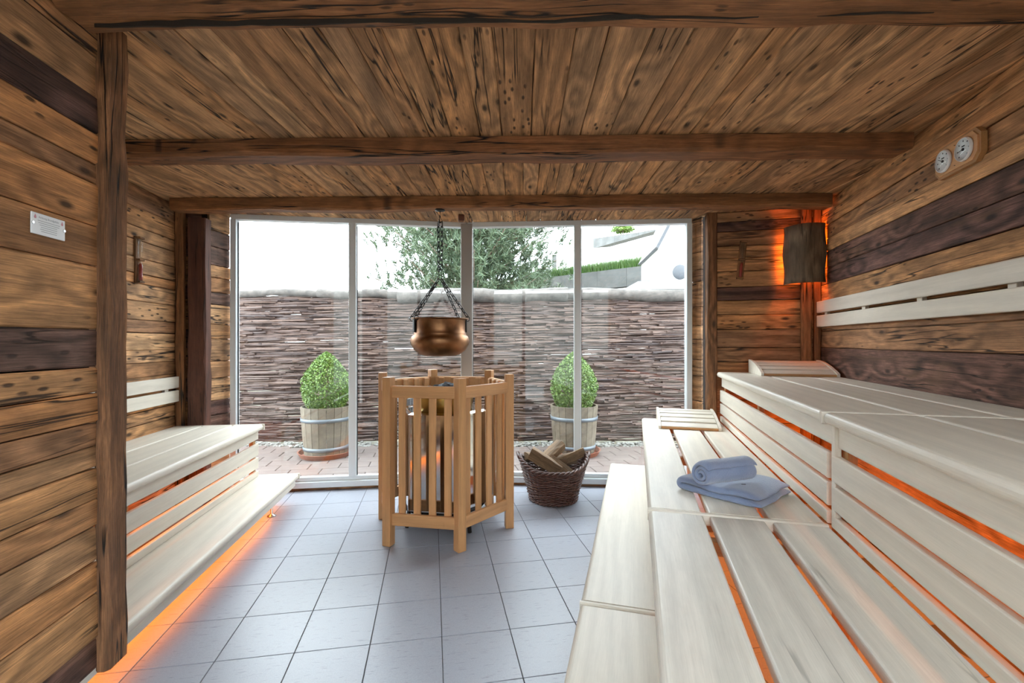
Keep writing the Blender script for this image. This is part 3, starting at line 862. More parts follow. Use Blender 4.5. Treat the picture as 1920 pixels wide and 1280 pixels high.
for k in range(22):
    r = 0.165 * math.sqrt(rs_.random()); th = rs_.uniform(0, 2 * pi)
    b = bmesh.new(); bmesh.ops.create_icosphere(b, subdivisions=2, radius=1.0)
    s = Vector((rs_.uniform(.035, .055), rs_.uniform(.03, .045), rs_.uniform(.022, .034)))
    for v in b.verts:
        n_ = 1 + 0.18 * math.sin(v.co.x * 5 + k) * math.cos(v.co.y * 4 + k * 2) + rs_.uniform(-.06, .06)
        v.co = Vector((v.co.x * s.x, v.co.y * s.y, v.co.z * s.z)) * n_
    bm_obj('stone', b, M_stone, heater, (r * math.cos(th), r * math.sin(th), 0.925 + (0.16 - r) * 0.28), (rs_.uniform(-.5, .5), rs_.uniform(-.5, .5), rs_.uniform(0, 6)))

# ------------------------------------------------------------------ copper kettle on chains
KX, KY = -0.536, 3.40
KT, KB = 1.451, 1.173
kettle = empty('hanging_kettle', (KX, KY, KB), 0)
tag(kettle, 'round bellied copper kettle hanging on iron chains above the heater', 'kettle')
b = bmesh.new()
H_ = KT - KB
prof = [(0.0, 0.0), (0.11, 0.001), (0.150, 0.012), (0.190, 0.045), (0.212, 0.085), (0.217, 0.115), (0.208, 0.143), (0.192, 0.158), (0.194, 0.164), (0.190, 0.170),
        (0.187, 0.20), (0.187, 0.262), (0.192, 0.270), (0.208, 0.273), (0.210, 0.278), (0.190, 0.278), (0.181, 0.262), (0.181, 0.18), (0.205, 0.12), (0.145, 0.016), (0.0, 0.008)]
lathe(b, prof, 56)
bm_obj('bowl', b, M_copper, kettle, smooth=True)
def chain_mesh(name, p0, p1, parent, ll=0.046, wd=0.0095, wr=0.0034):
    p0, p1 = Vector(p0), Vector(p1); d = p1 - p0; n = max(1, int(round(d.length / (ll * 0.80)))); dn = d.normalized()
    u = dn.cross(Vector((0, 1, 0)));  u = u.normalized() if u.length > 0.05 else Vector((1, 0, 0)); v = dn.cross(u)
    b = bmesh.new()
    for k in range(n):
        c = p0 + d * ((k + 0.5) / n); ax = u if k % 2 else v
        if k % 2 == 0: ax = (u * 0.8 + v * 0.6).normalized()
        else: ax = (u * 0.6 - v * 0.8).normalized()
        pts = []
        for q in range(14):
            th = 2 * pi * q / 14
            cx = math.cos(th); sx = math.sin(th)
            lx = (ll / 2 - wd) * (1 if cx > 0 else -1) + wd * cx if abs(cx) > 1e-6 else 0
            pts.append(c + dn * lx + ax * (wd * sx))
        ring_tube(b, pts, wr, 5)
    return bm_obj(name, b, M_iron, parent, smooth=True)
rz = 1.757 - KB
bt = 2.257 - KB
b = bmesh.new(); ring_tube(b, [(0.017 * math.cos(t), 0.0, rz + 0.017 * math.sin(t)) for t in [2 * pi * k / 18 for k in range(18)]], 0.003, 6)
bm_obj('ring', b, M_iron, kettle, smooth=True)
chain_mesh('chain', (-0.010, 0, rz + 0.045), (-0.012, 0, bt - 0.09), kettle)
chain_mesh('chain', (0.012, 0, rz + 0.06), (0.014, 0, bt - 0.09), kettle)
chain_mesh('chain', (0.0, 0, rz + 0.017), (0.0, 0, rz + 0.06), kettle)
for (px, py) in ((-0.205, -0.02), (-0.145, -0.15), (0.203, 0.02), (0.12, 0.155)):
    chain_mesh('chain', (0.010 * (1 if px > 0 else -1), 0, rz - 0.014), (px, py, 0.292), kettle)
    b = bmesh.new(); ring_tube(b, [(px + 0.015 * math.cos(t), py, 0.277 + 0.018 * math.sin(t)) for t in [2 * pi * k / 16 for k in range(16)]], 0.0032, 6)
    bm_obj('handle_ring', b, M_iron, kettle, smooth=True)
for (px, py, rz_) in ((-0.175, -0.085, 0.45), (0.19, 0.03, pi)):
    b = box_bm(0.045, 0.012, 0.10, 0.004, 2)
    bm_obj('lug', b, M_iron, kettle, (px, py, 0.225), (0, 0, math.atan2(py, px) + pi / 2))
b = bmesh.new(); tube(b, [(0, 0, bt - 0.002), (0, 0, bt - 0.05), (-0.008, 0, bt - 0.075), (0, 0, bt - 0.095), (0.010, 0, bt - 0.085)], 0.0055, 8)
bm_obj('hook', b, M_iron, kettle, smooth=True)
b = bmesh.new(); lathe(b, [(0.0, bt + 0.002), (0.036, bt + 0.002), (0.036, bt - 0.004), (0.012, bt - 0.010), (0.0, bt - 0.010)], 24)
bm_obj('ceiling_plate', b, M_iron, kettle, smooth=True)
# small brown sensor on the ceiling by the window
sen = empty('ceiling_sensor', (-0.43, 3.86, Z_CEIL - 0.055), 0)
tag(sen, 'small brown sensor box on the ceiling above the centre window post', 'sensor')
M_sens = plain('brown_plastic', (0.12, 0.045, 0.03), 0.5)
board('body', 0.05, 0.05, 0.05, M_sens, sen, (0, 0, 0.027), (0, 0, 0.2), 0.004, 2)
board('grille', 0.034, 0.034, 0.008, M_post, sen, (0, 0, 0.0), (0, 0, 0.2), 0.002, 1)

# ------------------------------------------------------------------ firewood basket
BX, BY = 0.335, 3.715
basket = empty('wicker_basket', (BX, BY, 0), 0)
tag(basket, 'dark brown wicker basket full of firewood on the tiles', 'basket')
def bz(th): return 0.275 + 0.075 * abs(math.cos(th)) ** 4
def br(f): return 0.185 + 0.085 * f
rb = random.Random(3)
b = bmesh.new()
NR = 26
for k in range(NR):
    f = (k + 0.5) / NR
    pts = []
    ph = k * pi; wob = rb.uniform(0, 6)
    for q in range(96):
        th = 2 * pi * q / 96
        r = br(f) + 0.0075 * math.sin(16 * th + ph) + 0.002 * math.sin(5 * th + wob)
        pts.append((r * math.cos(th), r * math.sin(th), 0.008 + f * (bz(th) - 0.02) + 0.0025 * math.sin(9 * th + wob)))
    ring_tube(b, pts, 0.0068, 5)
o = bm_obj('woven_body', b, M_wick, basket, smooth=True); o['kind'] = 'stuff'
b = bmesh.new()
for q in range(32):
    th = 2 * pi * (q + 0.5) / 32
    tube(b, [((br(f)) * math.cos(th), (br(f)) * math.sin(th), 0.004 + f * bz(th)) for f in (0, 0.33, 0.66, 1.0)], 0.006, 5)
o = bm_obj('stakes', b, M_wick, basket, smooth=True); o['kind'] = 'stuff'
for s in range(3):
    b = bmesh.new(); pts = []
    for q in range(160):
        th = 2 * pi * q / 160; tw = 14 * th + s * 2 * pi / 3
        r = 0.274 + 0.011 * math.cos(tw)
        pts.append((r * math.cos(th), r * math.sin(th), bz(th) + 0.011 * math.sin(tw)))
    ring_tube(b, pts, 0.0085, 6)
    bm_obj('rim_strand', b, M_wick, basket, smooth=True)
for s in range(2):
    b = bmesh.new(); pts = []
    for q in range(120):
        th = 2 * pi * q / 120; tw = 16 * th + s * pi
        r = 0.189 + 0.007 * math.cos(tw)
        pts.append((r * math.cos(th), r * math.sin(th), 0.014 + 0.006 * math.sin(tw)))
    ring_tube(b, pts, 0.0075, 6)
    bm_obj('foot_strand', b, M_wick, basket, smooth=True)
for sx in (-1, 1):
    b = bmesh.new()
    tube(b, [(sx * 0.262, -0.07, 0.325), (sx * 0.283, -0.055, 0.36), (sx * 0.292, 0, 0.378), (sx * 0.283, 0.055, 0.36), (sx * 0.262, 0.07, 0.325)], 0.0115, 7)
    bm_obj('handle', b, M_wick, basket, smooth=True)
b = bmesh.new(); lathe(b, [(0.0, 0.02), (0.18, 0.02), (0.18, 0.012), (0.0, 0.012)], 24)
bm_obj('bottom', b, M_wick, basket)

def split_log(label, loc, rot, L, r, seed):
    # quarter-split log: wedge section with bark arc
    q = random.Random(seed)
    sec = [(0, 0)] + [(r * math.cos(t), r * math.sin(t)) for t in [q.uniform(-.05, .05) + 1.35 * k / 6 for k in range(7)]]
    n = len(sec); vs_, fs = [], []
    seg = 5
    for i in range(seg + 1):
        x = -L / 2 + L * i / seg
        for (y, z) in sec:
            vs_.append((x + q.uniform(-.006, .006) * (i in (0, seg)), y + q.uniform(-.003, .003), z + q.uniform(-.003, .003)))
    for i in range(seg):
        for k in range(n):
            k2 = (k + 1) % n
            fs.append((i * n + k, i * n + k2, (i + 1) * n + k2, (i + 1) * n + k))
    fs.append(tuple(range(n - 1, -1, -1))); fs.append(tuple(range(seg * n, seg * n + n)))
    o = mesh_obj('firewood_log', vs_, fs, M_fire, None, (BX + loc[0], BY + loc[1], loc[2]), rot)
    tag(o, label, 'firewood', 'split logs in the basket')
split_log('long split log lying across the front of the wicker basket', (-0.10, -0.11, 0.285), (0.5, 0.5, -0.3), 0.27, 0.105, 1)
split_log('steeply tilted split log rising highest out of the basket', (0.03, 0.02, 0.33), (0.9, -0.6, 0.5), 0.21, 0.105, 2)
split_log('dark split log slanting down in the basket middle', (0.07, -0.08, 0.27), (2.3, 0.5, -0.6), 0.23, 0.10, 3)
split_log('pale split log leaning on the basket rim near the window mullion', (0.16, 0.02, 0.30), (0.3, -0.35, 0.2), 0.24, 0.07, 4)
split_log('short split log end showing by the basket handle', (-0.16, 0.05, 0.29), (1.2, 0.25, 0.9), 0.24, 0.07, 5)
split_log('small pale split piece wedged between the crossing logs', (0.0, -0.03, 0.265), (0.2, 0.1, 0.2), 0.22, 0.07, 6)
split_log('split log deep at the back of the wicker basket', (0.05, 0.12, 0.26), (2.0, -0.2, 0.1), 0.30, 0.08, 7)

# ------------------------------------------------------------------ towels
def sheet(name, path, th, width, mat, parent, loc, rot, nw=22, wob=0.004, seed=1, close_ends=True):
    """Thick cloth following a 2-D path (local x,z), extruded along local y."""
    q = random.Random(seed)
    n = len(path); top, bot = [], []
    for i in range(n):
        a = Vector(path[max(i - 1, 0)]); c = Vector(path[min(i + 1, n - 1)])
        d = (c - a); d.normalize(); nr = Vector((-d.y, d.x))
        e = min(1.0, 0.35 + min(i, n - 1 - i) * 0.35)
        top.append(Vector(path[i]) + nr * th / 2 * e); bot.append(Vector(path[i]) - nr * th / 2 * e)
    loop = top + bot[::-1]
    m = len(loop); vs_, fs = [], []
    ph = [q.uniform(0, 6) for _ in range(6)]
    for k in range(nw + 1):
        s = k / nw; y = -width / 2 + width * s
        e = 1.0 - 0.10 * (max(0, abs(2 * s - 1) - 0.86) / 0.14) ** 2
        for i, pz in enumerate(loop):
            ddx = wob * (math.sin(9 * s + ph[0] + pz.x * 14) + 0.6 * math.sin(17 * s + ph[1] + pz.x * 30))
            ddz = wob * (math.sin(8 * s + ph[2] + pz.x * 22) + 0.5 * math.sin(21 * pz.x + ph[3] + 5 * s))
            zz = pz.y + ddz * min(1.0, max(0.0, pz.y / 0.03))
            vs_.append((pz.x + ddx, y + wob * math.sin(pz.x * 20 + ph[4]), max(0.0008, zz * e if pz.y > 0.01 else zz)))
    for k in range(nw):
        for i in range(m):
            i2 = (i + 1) % m
            fs.append((k * m + i, k * m + i2, (k + 1) * m + i2, (k + 1) * m + i))
    # close the two cut sides strip by strip
    for k in (0, nw):
        for i in range(n - 1):
            f = (k * m + i, k * m + i + 1, k * m + (m - 2 - i), k * m + (m - 1 - i))
            fs.append(f if k == 0 else f[::-1])
    o = mesh_obj(name, vs_, fs, mat, parent, loc, rot, smooth=True)
    bmn = bmesh.new(); bmn.from_mesh(o.data); bmesh.ops.recalc_face_normals(bmn, faces=bmn.faces); bmn.to_mesh(o.data); bmn.free()
    sub = o.modifiers.new('smooth', 'SUBSURF'); sub.levels = 1; sub.render_levels = 1
    return o
# folded towel: two layers joined by a fold
path = [(-0.17 + 0.34 * k / 12, 0.0135) for k in range(13)]
path += [(0.17 + 0.0145 * math.sin(t), 0.028 - 0.0145 * math.cos(t)) for t in [pi * k / 6 for k in range(1, 6)]]
path += [(0.17 - 0.335 * k / 12, 0.0425 + 0.003 * math.sin(k * 0.9)) for k in range(13)]
ft = empty('folded_towel', (0.972, 1.985, Z_MID + 0.001), math.radians(-52))
tag(ft, 'grey blue terry towel folded flat on the middle bench', 'towel')
sheet('cloth', path, 0.025, 0.31, M_towel, ft, (0, 0, 0), (0, 0, pi / 2 + math.radians(92)), 22, 0.0028, 4)
board('care_tag', 0.018, 0.005, 0.0015, M_ink, ft, (0.06, -0.055, 0.0585), (0.1, 0, 0.9), 0, 1)
rt = empty('rolled_towel', (0.895, 1.915, Z_MID + 0.058), math.radians(20))
tag(rt, 'grey blue terry towel rolled up and resting on the folded one', 'towel')
sp = []
for k in range(64):
    t = 2 * pi * 2.35 * k / 63
    r = 0.010 + 0.040 * k / 63
    sp.append((r * math.cos(t + 0.4), 0.0545 + r * math.sin(t + 0.4)))
sheet('cloth', sp, 0.0135, 0.27, M_towel, rt, (0, 0, 0), (0, 0, pi / 2), 16, 0.0018, 9)

# ------------------------------------------------------------------ corner lamp: curved log slab with a bulb behind
lamp = empty('corner_lamp', (2.248, 3.515, 1.73), 0)
tag(lamp, 'corner lamp of a curved grey log slab with orange light behind', 'lamp')
A = Vector((2.156 - 2.248, 3.628 - 3.515)); B = Vector((2.378 - 2.248, 3.458 - 3.515))
ch = B - A; cl = ch.length; cd = ch.normalized(); cn = Vector((cd.y, -cd.x))
if cn.y > 0: cn = -cn
vs_, fs = [], []
ns, nh = 16, 8
rl = random.Random(8)
for side in (0, 1):
    for i in range(ns + 1):
        s = i / ns
        bul = 0.088 * (1 - (2 * s - 1) ** 2) - side * 0.022
        for k in range(nh + 1):
            h = 0.45 * k / nh
            sh = 0.006 * math.sin(k * 1.1) * (1 if s < 0.5 else -1)
            pt = A + cd * (cl * s + (sh if i in (0, ns) else 0)) + cn * bul
            vs_.append((pt.x, pt.y, h + rl.uniform(-.001, .001)))
m = (ns + 1) * (nh + 1)
idx = lambda sd, i, k: sd * m + i * (nh + 1) + k
for i in range(ns):
    for k in range(nh):
        fs.append((idx(0, i, k), idx(0, i + 1, k), idx(0, i + 1, k + 1), idx(0, i, k + 1)))
        fs.append((idx(1, i, k), idx(1, i, k + 1), idx(1, i + 1, k + 1), idx(1, i + 1, k)))
    for k in (0, nh):
        fs.append((idx(0, i, k), idx(1, i, k), idx(1, i + 1, k), idx(0, i + 1, k)))
for k in range(nh):
    for i in (0, ns):
        fs.append((idx(0, i, k), idx(0, i, k + 1), idx(1, i, k + 1), idx(1, i, k)))
# upright grain: object turned so that local x is vertical
R = Matrix(((0, 1, 0), (0, 0, 1), (1, 0, 0)))
vr = [R.transposed() @ Vector(v) for v in vs_]
sh_ = mesh_obj('shade', vr, fs, M_log, lamp, (0, 0, 0), R.to_euler(), smooth=True)
bmn = bmesh.new(); bmn.from_mesh(sh_.data); bmesh.ops.recalc_face_normals(bmn, faces=bmn.faces); bmn.to_mesh(sh_.data); bmn.free()
M_bulb = emis('orange_bulb', (1.0, 0.22, 0.015), 40.0)
b = bmesh.new(); lathe(b, [(0.0, 0.0), (0.014, 0.003), (0.018, 0.02), (0.018, 0.28), (0.012, 0.30), (0.0, 0.302)], 16)
bm_obj('bulb', b, M_bulb, lamp, (0.058, 0.032, 0.07), smooth=True)
for bz__ in (0.05, 0.40):
    board('bracket', 0.085, 0.02, 0.012, M_post, lamp, (0.018, 0.046, bz__), (0, 0, math.atan2(0.78, 0.63)), 0.002, 1)
pl = bpy.data.lights.new('bulb_light', 'POINT'); pl.energy = 10.0; pl.color = (1.0, 0.20, 0.012); pl.shadow_soft_size = 0.03
put(bpy.data.objects.new('bulb_light', pl), lamp, (0.040, 0.010, 0.23))

# ------------------------------------------------------------------ hourglasses
def hourglass(label, loc, ang, tilt):
    root = empty('sand_timer', loc, ang); root.rotation_euler = (0, tilt, ang)
    board('back_plate', 0.32, 0.052, 0.012, M_post, root, (0, 0.006, 0), (0, -pi / 2, pi / 2), 0.002, 1)
    for z in (-0.15, 0.0, 0.15):
        board('holder', 0.050, 0.03, 0.014, M_post, root, (0, 0.024, z), (0, 0, 0), 0.002, 1)
    b = bmesh.new(); lathe(b, [(0.0, -0.142), (0.012, -0.142), (0.014, -0.13), (0.014, -0.03), (0.003, -0.004), (0.003, 0.004), (0.014, 0.03), (0.014, 0.13), (0.012, 0.142), (0.0, 0.142)], 16)
    bm_obj('glass_tube', b, M_glass, root, (0, 0.026, 0), smooth=True)
    b = bmesh.new(); lathe(b, [(0.0, -0.139), (0.011, -0.139), (0.011, -0.035), (0.0, -0.02)], 12)
    bm_obj('sand', b, M_sand, root, (0, 0.026, 0), smooth=True)
    tag(root, label, 'sand timer', 'wall sand timers')
x, y = LF(-2.11, 3.45)
hourglass('sand timer on the plank wall above the side bench', (x, y, 1.838), aLx, 0)
x, y = RF(0.834, 4.12)
hourglass('slightly tilted sand timer on the wall left of the log lamp', (x, y, 1.947), aR + pi, -0.10)

# ------------------------------------------------------------------ twin gauge on right wall
x, y = RF(1.40, 2.485)
ga = empty('climate_gauge', (x, y, 2.11), aRx)
tag(ga, 'wooden octagonal board with two round white dials on the wall', 'gauge')
b = bmesh.new()
def octo(L, W, c, z): return [(-L + c, -W, z), (L - c, -W, z), (L, -W + c, z), (L, W - c, z), (L - c, W, z), (-L + c, W, z), (-L, W - c, z), (-L, -W + c, z)]
def octo_obj(nm, L, W, c, z0, z1, mat):
    v = octo(L, W, c, z0) + octo(L, W, c, z1)
    f = [tuple(range(7, -1, -1)), tuple(range(8, 16))] + [(k, (k + 1) % 8, 8 + (k + 1) % 8, 8 + k) for k in range(8)]
    return mesh_obj(nm, v, f, mat, ga, (0, 0, 0), (pi / 2, 0, pi))
# local: rotate so z -> +y(room)
octo_obj('board', 0.150, 0.073, 0.032, 0.0, 0.022, M_pine)
octo_obj('raised_panel', 0.138, 0.061, 0.028, 0.022, 0.028, M_alder)
for k, sx in enumerate((-0.068, 0.068)):
    b = bmesh.new(); lathe(b, [(0.0, 0.028), (0.049, 0.028), (0.051, 0.034), (0.048, 0.042), (0.045, 0.042), (0.044, 0.036), (0.0, 0.036)], 36)
    bz_ = bm_obj('dial', b, M_white, ga, (sx, 0, 0), (pi / 2, 0, pi), True)
    for q in range(7):
        th = math.radians(225 - q * 45)
        board('mark', 0.006, 0.004, 0.001, M_ink, bz_, (0.036 * math.cos(th), 0.036 * math.sin(th), 0.0367), (0, 0, th), 0, 1)
    th = math.radians(150 if k else 185)
    board('needle', 0.040, 0.0022, 0.001, M_ink, bz_, (0.014 * math.cos(th), 0.014 * math.sin(th), 0.0385), (0, 0, th), 0, 1)
    board('maker_mark', 0.018, 0.005, 0.001, M_ink, bz_, (0, 0.014, 0.0367), (0, 0, 0), 0, 1)
    b = bmesh.new(); lathe(b, [(0.0, 0.036), (0.006, 0.036), (0.006, 0.040), (0.0, 0.040)], 12)
    bm_obj('hub', b, M_ink, bz_)
    b = bmesh.new(); lathe(b, [(0.046, 0.041), (0.035, 0.048), (0.02, 0.052), (0.0, 0.053)], 32)
    bm_obj('lens', b, M_glass, bz_, smooth=True)
for s in (-1, 1):
    board('screw', 0.006, 0.006, 0.002, M_iron, ga, (0, 0.029, s * 0.045), (0, 0, 0), 0.001, 1)

# ------------------------------------------------------------------ warning plate on the left wall
t_s = 1.525 - 0.02
x, y = LF(-1.149, 1.495)
sg = empty('warning_sign', (x, y, 1.612), aLx)
tag(sg, 'small white printed warning plate screwed to the plank wall', 'sign')
board('plate', 0.112, 0.004, 0.060, M_white, sg, (0, 0.004, 0), (0, 0, 0), 0.0008, 1)
def txt(s, size, loc, mat):
    cu = bpy.data.curves.new('lettering', 'FONT'); cu.body = s; cu.size = size; cu.align_x = 'CENTER'; cu.align_y = 'CENTER'; cu.extrude = 0.0001
    tmp = bpy.data.objects.new('tmp', cu); COL.objects.link(tmp)
    dg = bpy.context.evaluated_depsgraph_get(); me = bpy.data.meshes.new_from_object(tmp.evaluated_get(dg))
    bpy.data.objects.remove(tmp)
    me.materials.clear(); me.materials.append(mat)
    return put(bpy.data.objects.new('lettering', me), sg, loc, (pi / 2, 0, pi))
txt('Achtung Brandgefahr', 0.0080, (0, 0.0062, 0.019), M_inkgrey)
for s in (-1, 1):
    v = [(0, 0.0075), (-0.0028, 0.002), (-0.0040, -0.002), (-0.0025, -0.0058), (0.0025, -0.0058), (0.0040, -0.002), (0.0022, 0.0018)]
    mesh_obj('flame_mark', [(a, 0.0062, c) for a, c in v], [tuple(range(len(v)))], M_inkred, sg, (s * 0.045, 0, 0.019))
    b = bmesh.new(); lathe(b, [(0.0, 0.002), (0.004, 0.002), (0.0045, 0.0), (0.0, 0.0)], 12)
    bm_obj('screw', b, M_brushed, sg, (s * 0.0525, 0.006, 0.0), (-pi / 2, 0, 0))
for k, (ln, dx) in enumerate(((0.074, 0), (0.070, 0), (0.058, 0.002), (0.054, 0), (0.056, 0.001), (0.052, 0))):
    board('text_line', ln, 0.0004, 0.0014, M_inkgrey, sg, (dx, 0.0062, 0.0095 - k * 0.0058), (0, 0, 0), 0, 1)

# ================================================================== OUTSIDE
ter = bm_obj('ground_terrace', box_bm(9.0, 1.75, 0.06, 0, 2, None, (0, 0, 0)), M_joint, None, (-0.3, 4.92, -0.055))
ter['kind'] = 'structure'
pav = None
ya = math.radians(9.9)
for i in range(-16, 16):
    for j in range(-9, 9):
        cx, cy = (i + 0.5) * 0.30 + (0.15 if j % 2 else 0), (j + 0.5) * 0.20
        x = -0.3 + cx * math.cos(ya) - cy * math.sin(ya); y = 4.92 + cx * math.sin(ya) + cy * math.cos(ya)
        yw = window_y(min(max(x, -2.6), 1.8))
        if y < yw + 0.21 or y > 5.60 or x < -4.2 or x > 3.4: continue
        if pav is None:
            o = bm_obj('paver', box_bm(0.294, 0.194, 0.03, 0.004, 1), M_paver, ter, (x + 0.3, y - 4.92, 0.03), (0, 0, ya)); pav = o.data
        else:
            put(bpy.data.objects.new('paver', pav), ter, (x + 0.3, y - 4.92, 0.03 + random.uniform(-.001, .001)), (0, 0, ya))
gr = bm_obj('ground_garden', box_bm(60, 40, 0.06, 0, 2, None, (0, 0, 0)), plain('garden_soil', (0.14, 0.13, 0.09), 0.95, noise=0.3, nscale=2), None, (0, 25.8, -0.06))
gr['kind'] = 'structure'
# pebbles along the fence
rp = random.Random(21)
vs_, fs = [], []
ico = bmesh.new(); bmesh.ops.create_icosphere(ico, subdivisions=1, radius=1.0)
iv = [v.co.copy() for v in ico.verts]; ifc = [[v.index for v in f.verts] for f in ico.faces]; ico.free()
for k in range(1500):
    s = rp.uniform(0.012, 0.03); c = Vector((rp.uniform(-4.3, 3.5), rp.uniform(5.60, 5.86), -0.025 + rp.uniform(0, 0.02)))
    o0 = len(vs_); q = [rp.uniform(.7, 1.2) for _ in range(3)]
    vs_ += [Vector((v.x * s * q[0], v.y * s * q[1], v.z * s * 0.7 * q[2])) + c for v in iv]
    fs += [[o0 + i for i in f] for f in ifc]
o = mesh_obj('pebble_strip', vs_, fs, M_pebble, None); o['kind'] = 'stuff'
tag(o, 'strip of pale pebbles along the foot of the wicker fence', 'pebbles')

# wicker fence
fence = empty('wicker_fence', (-0.4, 5.95, -0.03), 0)
tag(fence, 'tall woven willow fence topped with grey logs', 'fence')
rf = random.Random(4)
vs_, fs = [], []
def fast_tube(pts, rads, sides=5):
    base = len(vs_)
    n = len(pts)
    for i, p in enumerate(pts):
        d = (pts[min(i + 1, n - 1)] - pts[max(i - 1, 0)]).normalized()
        u = d.cross(Vector((0, 0, 1)))
        u = u.normalized() if u.length > 0.05 else Vector((1, 0, 0))
        v = u.cross(d)
        for k in range(sides):
            t = 2 * pi * k / sides
            vs_.append(p + u * (rads[i] * math.cos(t)) + v * (rads[i] * math.sin(t)))
    for i in range(n - 1):
        for k in range(sides):
            k2 = (k + 1) % sides
            fs.append((base + i * sides + k, base + i * sides + k2, base + (i + 1) * sides + k2, base + (i + 1) * sides + k))
    fs.append(tuple(base + k for k in range(sides))); fs.append(tuple(base + (n - 1) * sides + k for k in range(sides)))
SP = 0.44
z = 0.03; lay = 0
while z < 1.895:
    x = -4.0 - rf.uniform(0, 1.5)
    while x < 4.1:
        L = rf.uniform(1.3, 2.3); r0 = rf.uniform(0.012, 0.018); n = 13
        tl = rf.uniform(-0.02, 0.075); zz = z + rf.uniform(-0.012, 0.012)
        flip = rf.random() < 0.5; yo = rf.uniform(-0.016, 0.016)
        pts, rads = [], []
        for i in range(n):
            s = i / (n - 1); xx = x + L * s
            yy = -0.020 * math.sin(pi * xx / SP + (lay // 4) * pi) + yo + rf.uniform(-.004, .004)
            if i == 0: yy -= 0.03
            if i == n - 1: yy -= 0.012
            pts.append(Vector((xx, yy, zz + tl * (s - 0.5) * L * 0.5 + rf.uniform(-.003, .003))))
            f = (1 - s) if not flip else s
            rads.append(r0 * (0.5 + 0.5 * f))
        fast_tube(pts, rads)
        x += L * rf.uniform(0.36, 0.55)
    z += 0.0115; lay += 1
o = mesh_obj('woven_rods', vs_, fs, M_rod, fence, smooth=True); o['kind'] = 'stuff'
for k in range(19):
    b = bmesh.new(); xx = -3.96 + k * SP + rf.uniform(-.03, .03)
    tube(b, [(xx, 0.035, 0.0), (xx + rf.uniform(-.02, .02), 0.035, 1.0), (xx + rf.uniform(-.03, .03), 0.03, 1.88)], [0.022, 0.02, 0.018], 8)
    bm_obj('stake', b, M_log2, fence, smooth=True)
xs = [-4.3, -2.0, -0.95, 1.0, 3.9]
for k in range(4):
    r = (0.045, 0.055, 0.085, 0.075)[k]
    pts = []
    for i in range(13):
        s = i / 12
        pts.append((xs[k] - 0.12 + (xs[k + 1] - xs[k] + 0.24) * s, -0.03 + 0.012 * math.sin(i * 1.3 + k), 1.925 - (r - 0.06) * 0.6 + 0.014 * math.sin(i * 0.9 + 2 * k)))
    b = bmesh.new(); tube(b, pts, [r * (1 + 0.08 * math.sin(i * 2.1 + k)) for i in range(13)], 12)
    bm_obj('top_log', b, M_log2, fence, smooth=True)

# potted box trees
def boxtree(label, x, y, seed):
    root = empty('potted_boxwood', (x, y, -0.01), seed * 0.7)
    q = random.Random(seed)
    b = bmesh.new(); lathe(b, [(0.0, 0.0), (0.27, 0.0), (0.30, 0.05), (0.305, 0.055), (0.29, 0.055), (0.26, 0.012), (0.0, 0.012)], 36)
    bm_obj('saucer', b, M_terra, root, smooth=False)
    # staves
    b = bmesh.new(); ns_ = 20
    for k in range(ns_):
        t0, t1 = 2 * pi * k / ns_ + 0.008, 2 * pi * (k + 1) / ns_ - 0.008
        ring = []
        for zf, rr in ((0.03, 0.232), (0.28, 0.254), (0.56, 0.272)):
            for t in (t0, t1):
                ring.append([b.verts.new((rr * math.cos(t), rr * math.sin(t), zf)), b.verts.new(((rr - .02) * math.cos(t), (rr - .02) * math.sin(t), zf))])
        for i in range(2):
            a, c, d, e = ring[2 * i], ring[2 * i + 1], ring[2 * i + 2], ring[2 * i + 3]
            b.faces.new((a[0], c[0], e[0], d[0])); b.faces.new((a[1], d[1], e[1], c[1]))
            b.faces.new((a[0], d[0], d[1], a[1])); b.faces.new((c[0], c[1], e[1], e[0]))
        b.faces.new((ring[4][0], ring[5][0], ring[5][1], ring[4][1]))
    bm_obj('barrel', b, M_barrel, root, (0, 0, 0))
    for zc, rr in ((0.42, 0.2655), (0.10, 0.242)):
        b = bmesh.new(); lathe(b, [(rr - 0.002, zc - 0.02), (rr + 0.004, zc - 0.02), (rr + 0.0065, zc + 0.02), (rr, zc + 0.02)], 40)
        bm_obj('hoop', b, M_hoop, root, smooth=True)
    b = bmesh.new(); lathe(b, [(0.0, 0.51), (0.25, 0.505)], 24); bm_obj('soil', b, M_soil, root)
    b = bmesh.new(); tube(b, [(0, 0, 0.5), (0.01, 0, 0.75), (0, 0.01, 0.98)], [0.02, 0.016, 0.008], 7); bm_obj('stem', b, M_bark, root)
    lv, lf = [], []
    for k in range(9500):
        f = q.random(); hz = f
        # egg-shaped outline, blunt at the bottom, pointed on top
        prof_ = 0.262 * (math.sin(pi * min(1, (hz * 0.83 + 0.17)) ** 0.92)) ** 0.75 if hz < 1 else 0
        lump = 1 + 0.07 * math.sin(7 * hz + seed) * math.cos(3 * k)
        th = q.uniform(0, 2 * pi); rr = prof_ * lump * (1 - 0.35 * q.random() ** 2.2)
        c = Vector((rr * math.cos(th), rr * math.sin(th), 0.53 + hz * 0.64))
        d = Vector((math.cos(th) + q.uniform(-.8, .8), math.sin(th) + q.uniform(-.8, .8), q.uniform(-.4, 1.1))).normalized()
        u = d.cross(Vector((q.uniform(-1, 1), q.uniform(-1, 1), q.uniform(-1, 1)))).normalized(); v = d.cross(u)
        s = q.uniform(0.007, 0.0125); o0 = len(lv)
        ax = (d * 0.7 + v * 0.7).normalized()
        lv += [c - ax * s * 1.3, c + u * s * 0.7, c + ax * s * 1.3, c - u * s * 0.7]
        lf.append((o0, o0 + 1, o0 + 2, o0 + 3))
    o = mesh_obj('foliage', lv, lf, M_box, root); o['kind'] = 'stuff'
    tag(root, label, 'potted plant', 'box trees in barrels')
